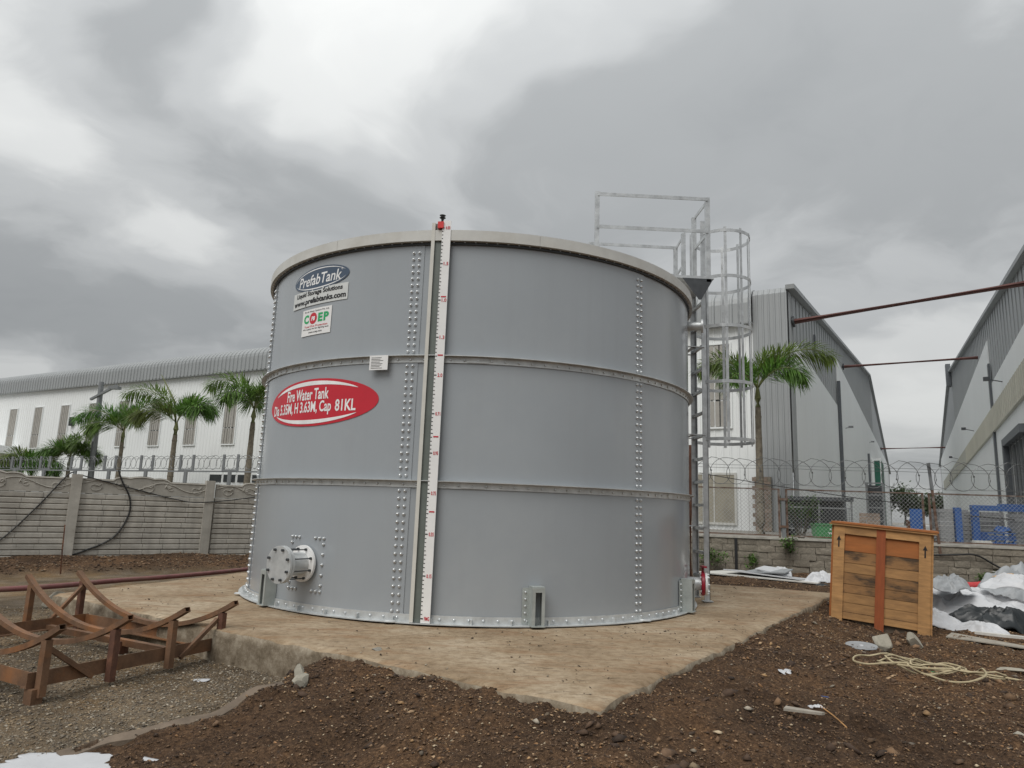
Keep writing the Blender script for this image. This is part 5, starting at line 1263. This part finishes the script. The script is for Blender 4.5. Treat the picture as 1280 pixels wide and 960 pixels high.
T = thing('board_offcut', 'pale pointed board offcut lying left of the white wrapper', 'board', (1.98, -4.62, hz(1.98, -4.62)+.012), -.35); MB().prism([(0, 0), (.22, -.01), (.24, .012), (.02, .07)], 0, .015).build('board', mat('board_grey', (.33, .30, .25), .85, 0, .2, 10), T)
T = thing('muddy_plank', 'muddy brown plank half buried between gravel and soil', 'plank', (-2.05, -5.25, hz(-2.05, -5.25)-.018), math.atan2(.9, .82))
q = MB(); n = 24
for i in range(n+1):
    t = i/n; x = 1.28*t; wv = .012*math.sin(7*t)+.008*math.sin(17*t); zz = hz(-2.05+.67*x, -5.25+.74*x)-hz(-2.05, -5.25)
    for (y, z) in ((-.055, -.04), (-.05, .03), (.045, .036), (.055, -.04)): q.v.append((x, y+wv, z+zz+.006*math.sin(23*t+y*40)))
for i in range(n):
    for j in range(3): q.f.append((i*4+j, i*4+4+j, i*4+5+j, i*4+1+j))
q.f += [(0, 1, 2, 3), (n*4+3, n*4+2, n*4+1, n*4)]; q.build('plank', wood_mud, T, 40)
crumple('white_sheet', (-1.86, -5.34, -.285), .50, .16, .06, 23, plastic_white, 'white plastic sheet at the bottom left edge of the picture', 'sheet', -.02, 30, .6, False)
# rope
def build_rope():
    q = random.Random(4); pts = []
    c = Vector((4.0, -3.02, 0))
    for i in range(260):
        t = i/259; a = t*6.28*5.3; k = .30+.20*math.sin(a*.31+1); x = c.x+(t-.5)*.5+k*1.25*math.cos(a)+.12*math.sin(a*.61); y = c.y+(.26+.14*math.sin(a*.23+2))*math.sin(a+.5)+.14*math.sin(a*.37)
        z = hz(x, y)+.028+.03*(1+math.sin(a*1.7)); pts.append((x, y, z))
    pts += [(4.62, -3.15, hz(4.6, -3.1)+.03), (4.85, -3.35, hz(4.85, -3.35)+.02), (5.1, -3.3, hz(5.1, -3.3)+.02)]
    tag(MB().tube(pts, .0085, 6).build('rope', rope_m, None, 60), 'loose tangle of pale rope lying on the soil at the right', 'rope')
build_rope()
crumple('plastic_bag', (4.02, -2.98, None), .07, .05, .05, 33, plastic_green, 'small green scrap caught in the rope tangle', 'scrap', 0, 12)
# white sheets by the stone wall
def sheets(lab, loc, rz, polys, mts):
    z0 = hz(loc[0], loc[1]); T = thing('insulation_sheets', lab, 'sheet', (loc[0], loc[1], z0), rz)
    for k, (pts, z, tx, ty, mt) in enumerate(zip(polys[0], polys[1], polys[2], polys[3], mts)):
        q = MB(); q.prism(pts, 0, .022); M = Matrix.Translation((0, 0, z)) @ Matrix.Rotation(tx, 4, 'X') @ Matrix.Rotation(ty, 4, 'Y'); xf(q, M).build('sheet', mt, T)
sheets('stack of flat pale insulation sheets by the stone wall behind the ladder', (5.75, 4.9), -.62,
       ([[(-1.25, -.35), (1.1, -.42), (1.2, .25), (-.9, .4)], [(-.7, -.25), (.75, -.34), (.95, .28), (-.5, .38)], [(-.35, -.2), (.5, -.28), (.55, .2), (-.1, .3)], [(-.1, -.15), (.6, -.2), (.4, .26), (0, .2)]],
        [.015, .06, .12, .17], [.02, -.05, .09, .16], [.01, .05, -.07, .12]), [plastic_cream, plastic_white, plastic_grey, plastic_white])
sheets('pale insulation sheets sloping up behind the left edge of the crate', (7.05, 4.35), -.55,
       ([[(-.9, -.5), (.9, -.55), (1.0, .3), (-.7, .45)], [(-.5, -.4), (.8, -.45), (.9, .35), (-.3, .4)], [(-.1, -.45), (.8, -.5), (.8, .3), (.2, .3)]],
        [.015, .10, .17], [.05, .14, .22], [-.05, -.16, -.24]), [plastic_white, plastic_cream, plastic_cream])
crumple('plastic_sheet', (6.1, 5.1, None), .42, .30, .26, 42, plastic_white, 'crumpled white plastic heaped on the pale insulation sheets', 'sheet', -.5, 40, 1.6, True, None, 0, .8)
crumple('plastic_sheet', (6.55, 4.2, None), .34, .24, .20, 43, plastic_white, 'small crumpled white plastic between the two sheet stacks', 'sheet', -.3, 36, 1.6, True, None, 0, .8)
crumple('plastic_bag', (6.4, 3.75, None), .16, .08, .09, 45, plastic_black, 'black scrap of plastic at the front of the white sheets', 'scrap', -.3, 16)
# rubbish heap right of the crate
crumple('rubbish_sheet', (7.25, 1.0, None), 1.2, .72, .50, 51, plastic_white, 'big crumpled white plastic heap right of the crate', 'sheet', -.35, 72, 1.35, True, None, 0, 1.0)
crumple('rubbish_sheet', (8.6, 1.7, None), .85, .7, .75, 52, plastic_grey, 'pale grey peaked plastic bag at the right edge', 'sheet', .2, 52, 1.4, True, None, 0, .8)
crumple('rubbish_sheet', (6.95, .15, None), .62, .34, .40, 53, plastic_black, 'shiny black plastic bag in front of the white heap', 'bag', -.4, 44, 1.2)
crumple('rubbish_sheet', (7.7, .2, None), .5, .4, .42, 54, plastic_black, 'black plastic bag at the far right of the rubbish heap', 'bag', .3, 32, .8)
crumple('rubbish_sheet', (6.15, .2, None), .42, .3, .22, 55, plastic_white, 'white wrapping at the crate end of the rubbish heap', 'sheet', -.5, 36, 1.3)
crumple('rubbish_sheet', (7.25, -.25, None), .22, .14, .22, 58, plastic_grey, 'grey plastic sack in front of the black bag', 'bag', -.2, 24)
crumple('rubbish_sheet', (7.75, -.35, None), .18, .14, .16, 59, plastic_cream, 'pale bottle-shaped bag at the right edge', 'bag', .2, 20)
crumple('rubbish_sheet', (7.85, 1.05, .30), .22, .12, .10, 60, plastic_yellow, 'yellow cloth on top of the white rubbish heap', 'cloth', -.2, 20)
crumple('rubbish_sheet', (6.05, .65, -.05), .12, .08, .08, 61, pipe_bright_red, 'small red scrap next to the crate on the rubbish heap', 'scrap', 0, 14)
crumple('rubbish_sheet', (6.95, -.75, None), .16, .05, .05, 62, pipe_bright_red, 'red plastic strip in front of the grey sack', 'scrap', -.2, 14)
crumple('rubbish_sheet', (6.75, .75, .12), .45, .32, .26, 71, plastic_grey, 'grey crumpled film lying on the left of the white heap', 'sheet', .4, 44, 1.4, True, None, 0, .9)
crumple('rubbish_sheet', (7.65, .75, .16), .5, .3, .24, 72, plastic_white, 'small white crumpled film below the yellow cloth', 'sheet', -.6, 44, 1.4, True, None, 0, 1.0)
crumple('rubbish_sheet', (6.55, -.15, None), .36, .2, .16, 73, plastic_white, 'torn white film at the foot of the black bag', 'sheet', -.7, 36, 1.4, True, None, 0, .8)
def pipe_thing(name, a, b, r, mt, lab, cat='pipe'):
    a = Vector(a); b = Vector(b); T = thing(name, lab, cat, a); MB().tube([Vector((0, 0, 0)), (b-a)*.5+Vector((0, 0, .004)), b-a], r, 14).build('pipe', mt, T, 40)
    d, sx, sy = frame_from(b-a); M = Matrix((sx, sy, d)).transposed().to_4x4(); M.translation = b-a; MB().lathe([(r*.8, -.04), (r*1.12, -.05), (r*1.12, .01), (r*.8, .01)], 14, M).build('coupling', mt, T, 40)
pipe_thing('red_pipe', (6.9, 2.55, -.06), (9.2, 3.45, -.04), .075, pipe_bright_red, 'bright red pipe lying behind the rubbish heap')
T = thing('scrap_board', 'grey board lying on the ground right of the crate', 'board', (5.45, -1.05, hz(5.5, -1.05)+.02), -.75); T.rotation_euler = (0, .03, -.62)
MB().prism([(0, 0), (.75, -.06), (.78, .10), (.05, .42)], 0, .012).build('board', mat('board_grey', (.33, .30, .25), .85, 0, .2, 10), T)
T = thing('scrap_board', 'yellow foam strip at the front of the rubbish heap', 'strip', (6.15, -.55, hz(6.1, -.5)+.03), -.55); MB().prism([(0, 0), (.25, -.05), (.55, -.04), (.6, .01), (.3, .05), (.02, .06)], 0, .03).build('strip', plastic_cream, T)
T = thing('leaning_board', 'grey fibre board leaning on the stone wall at the right edge', 'board', on_r(12.85, -.32, .55), R_ANG); MB().add([(0, 0, 0), (1.6, 0, -.05), (1.6, .3, .28), (0, .3, .42), (0, .02, 0), (1.6, .02, -.05), (1.6, .32, .28), (0, .32, .42)], [(0, 1, 2, 3), (7, 6, 5, 4), (0, 4, 5, 1), (1, 5, 6, 2), (2, 6, 7, 3), (3, 7, 4, 0)]).build('board', mat('fibre_board', (.21, .20, .18), .8, 0, .15, 6), T)
MB().bar((0, .31, .43), (1.6, .31, .29), .04, .015).build('edge_strip', rim_cream, T)
# red hose along the back edge of the pad, stick
hp_ = [(-5.6, -1.35), (-5.1, -1.0), (-4.75, -.55), (-4.45, .1), (-4.05, .75), (-3.6, 1.75), (-3.2, 2.9), (-2.7, 4.2)]
tag(MB().tube(smooth_path([(x, y, max(hz(x, y), -.05)+.02) for x, y in hp_], 6), .03, 8).build('red_hose', pipe_dull_red, None, 50), 'dull red hose lying along the back left edge of the pad', 'hose')
p = on_wall(-2.6, 0, 1.6); tag(MB().tube([(p.x, p.y, hz(p.x, p.y)-.05), (p.x-.03, p.y, .1), (p.x-.05, p.y+.01, .5)], [.013, .011, .009], 6).build('stick', rust_dark, None, 50), 'thin brown rod stuck upright in the soil before the boundary wall', 'rod')
tag(MB().tube([(3.73, 3.0, -.2), (3.735, 3.0, 1.1), (3.745, 3.0, 2.25)], .028, 8).build('steel_rod', rust_dark, None, 50), 'rusty brown upright pipe just right of the tank edge', 'pipe')

# ------------------------------------------------------------------ loose pebbles and clods (uncountable)
def pebbles(name, n, region, smin, smax, cols, seed, keep, lab, flat=.65, fade=None):
    g = np.random.default_rng(seed); x = g.uniform(region[0], region[1], n*3); y = g.uniform(region[2], region[3], n*3)
    ok = keep(x, y, g); x = x[ok][:n]; y = y[ok][:n]; n = len(x)
    s = smin*(smax/smin)**(g.random(n)**2.2)
    z = height(x, y)+s*.15
    V0 = np.array([(1, 0, 0), (.3, .95, 0), (-.8, .6, 0), (-.85, -.5, 0), (.25, -.95, 0), (.15, .1, 1), (0, 0, -.8)])
    F0 = np.array([(0, 1, 5), (1, 2, 5), (2, 3, 5), (3, 4, 5), (4, 0, 5), (1, 0, 6), (2, 1, 6), (3, 2, 6), (4, 3, 6), (0, 4, 6)])
    V = V0[None]*(1+g.uniform(-.35, .35, (n, 7, 3)))
    V = V*(s[:, None, None]*np.stack([g.uniform(.8, 1.4, n), g.uniform(.7, 1.1, n), g.uniform(.5, 1, n)*flat], -1)[:, None, :])
    a = g.uniform(0, 6.283, n); c, sn = np.cos(a)[:, None], np.sin(a)[:, None]
    X = V[..., 0]*c-V[..., 1]*sn; Y = V[..., 0]*sn+V[..., 1]*c
    t = g.uniform(-.5, .5, n)[:, None]; Z = V[..., 2]+X*t
    P = np.stack([X+x[:, None], Y+y[:, None], Z+z[:, None]], -1).reshape(-1, 3)
    F = (F0[None]+(np.arange(n)*7)[:, None, None]).reshape(-1, 3)
    C = np.array(cols)[g.choice(len(cols), n)]*g.uniform(.65, 1.3, (n, 1)); C = np.concatenate([C, np.ones((n, 1))], 1); C = np.repeat(C, 7, 0)
    o = np_mesh(name, P, F, pebble_m, C, None, 'stuff'); o['label'] = lab; o['category'] = 'gravel'
SOILC = [(.066, .040, .025), (.09, .054, .032), (.046, .029, .019), (.11, .067, .039), (.18, .108, .058), (.24, .155, .09), (.08, .049, .03), (.14, .085, .047)]
BRIGHT = [(.30, .185, .09), (.37, .25, .145), (.25, .135, .06), (.42, .335, .225), (.20, .12, .065)]
GRAVC = [(.175, .145, .108), (.24, .205, .155), (.125, .102, .077), (.32, .28, .22), (.20, .15, .098), (.28, .21, .13)]
near = lambda x, y: (pad_dist(x, y) > .0)
pebbles('large_clods', 700, (-3.2, 6.0, -6.0, 1.0), .014, .055, SOILC[:5], 12, lambda x, y, g: near(x, y) & (soil_mask(x, y) > .6) & (fbm(x*1.6, y*1.6, 91, 3)+g.normal(0, .12, len(x)) > .12), 'bigger dark earth clods lying in clusters on the soil', .9)
pebbles('soil_clods', 95000, (-3.2, 5.6, -6.0, .8), .003, .0125, SOILC, 1, lambda x, y, g: near(x, y) & (soil_mask(x, y) > g.uniform(.1, .8, len(x))) & (g.random(len(x)) < np.clip(1.35-np.hypot(x, y+9.2)/9, .12, 1)) & (fbm(x*2.1, y*2.1, 95, 3)+g.normal(0, .3, len(x)) > -.12), 'dark brown crumbly soil clods heaped round the pad', .8)
pebbles('soil_pebbles', 20000, (-3.2, 6.5, -6.0, 1.2), .003, .014, BRIGHT, 2, lambda x, y, g: near(x, y) & (soil_mask(x, y) > g.uniform(.05, .7, len(x))) & (fbm(x*1.1, y*1.1, 71, 3)+g.normal(0, .25, len(x)) > -.05), 'ochre pebbles scattered through the dark soil')
pebbles('loose_stones', 420, (-3.2, 6.5, -6.0, 1.2), .012, .042, BRIGHT+SOILC+GRAVC, 9, lambda x, y, g: near(x, y) & (soil_mask(x, y) > g.uniform(.05, .7, len(x))), 'larger loose stones scattered over the soil')
pebbles('gravel', 62000, (-5.6, .3, -6.2, -.6), .003, .014, GRAVC, 3, lambda x, y, g: near(x, y) & (soil_mask(x, y) < g.uniform(.1, .9, len(x))) & (g.random(len(x)) < np.clip(1.3-np.hypot(x, y+9.2)/10, .15, 1)), 'grey brown gravel covering the ground under the rusty rack')
pebbles('berm_clods', 14000, (-9, -.5, -.5, 7.5), .006, .034, SOILC+[(.2, .15, .1)], 4, lambda x, y, g: near(x, y) & (soil_mask(x, y) > .5) & (x < -2), 'dark crumbly soil along the foot of the boundary wall')
pebbles('right_clods', 26000, (2.0, 9.5, -3.5, 6.0), .005, .026, SOILC+BRIGHT[:2], 5, lambda x, y, g: near(x, y) & (soil_mask(x, y) > .5), 'crumbly brown soil between the pad and the stone wall')
PADCOL = [(.10, .075, .05), (.16, .12, .08), (.07, .05, .035), (.30, .26, .2)]
_h = height
def height(x, y, fine=True): return np.where(pad_dist(np.asarray(x, float), np.asarray(y, float)) < -.03, -.008, _h(x, y, fine))
pebbles('pad_grit', 2600, (-4.4, 5.3, -5.1, 4.5), .003, .013, PADCOL, 6, lambda x, y, g: (pad_dist(x, y) < -.05) & (np.hypot(x, y) > 2.8) & (fbm(x*1.5, y*1.5, 81, 3)+g.normal(0, .2, len(x)) > .05), 'scattered grit and crumbs on the concrete pad')
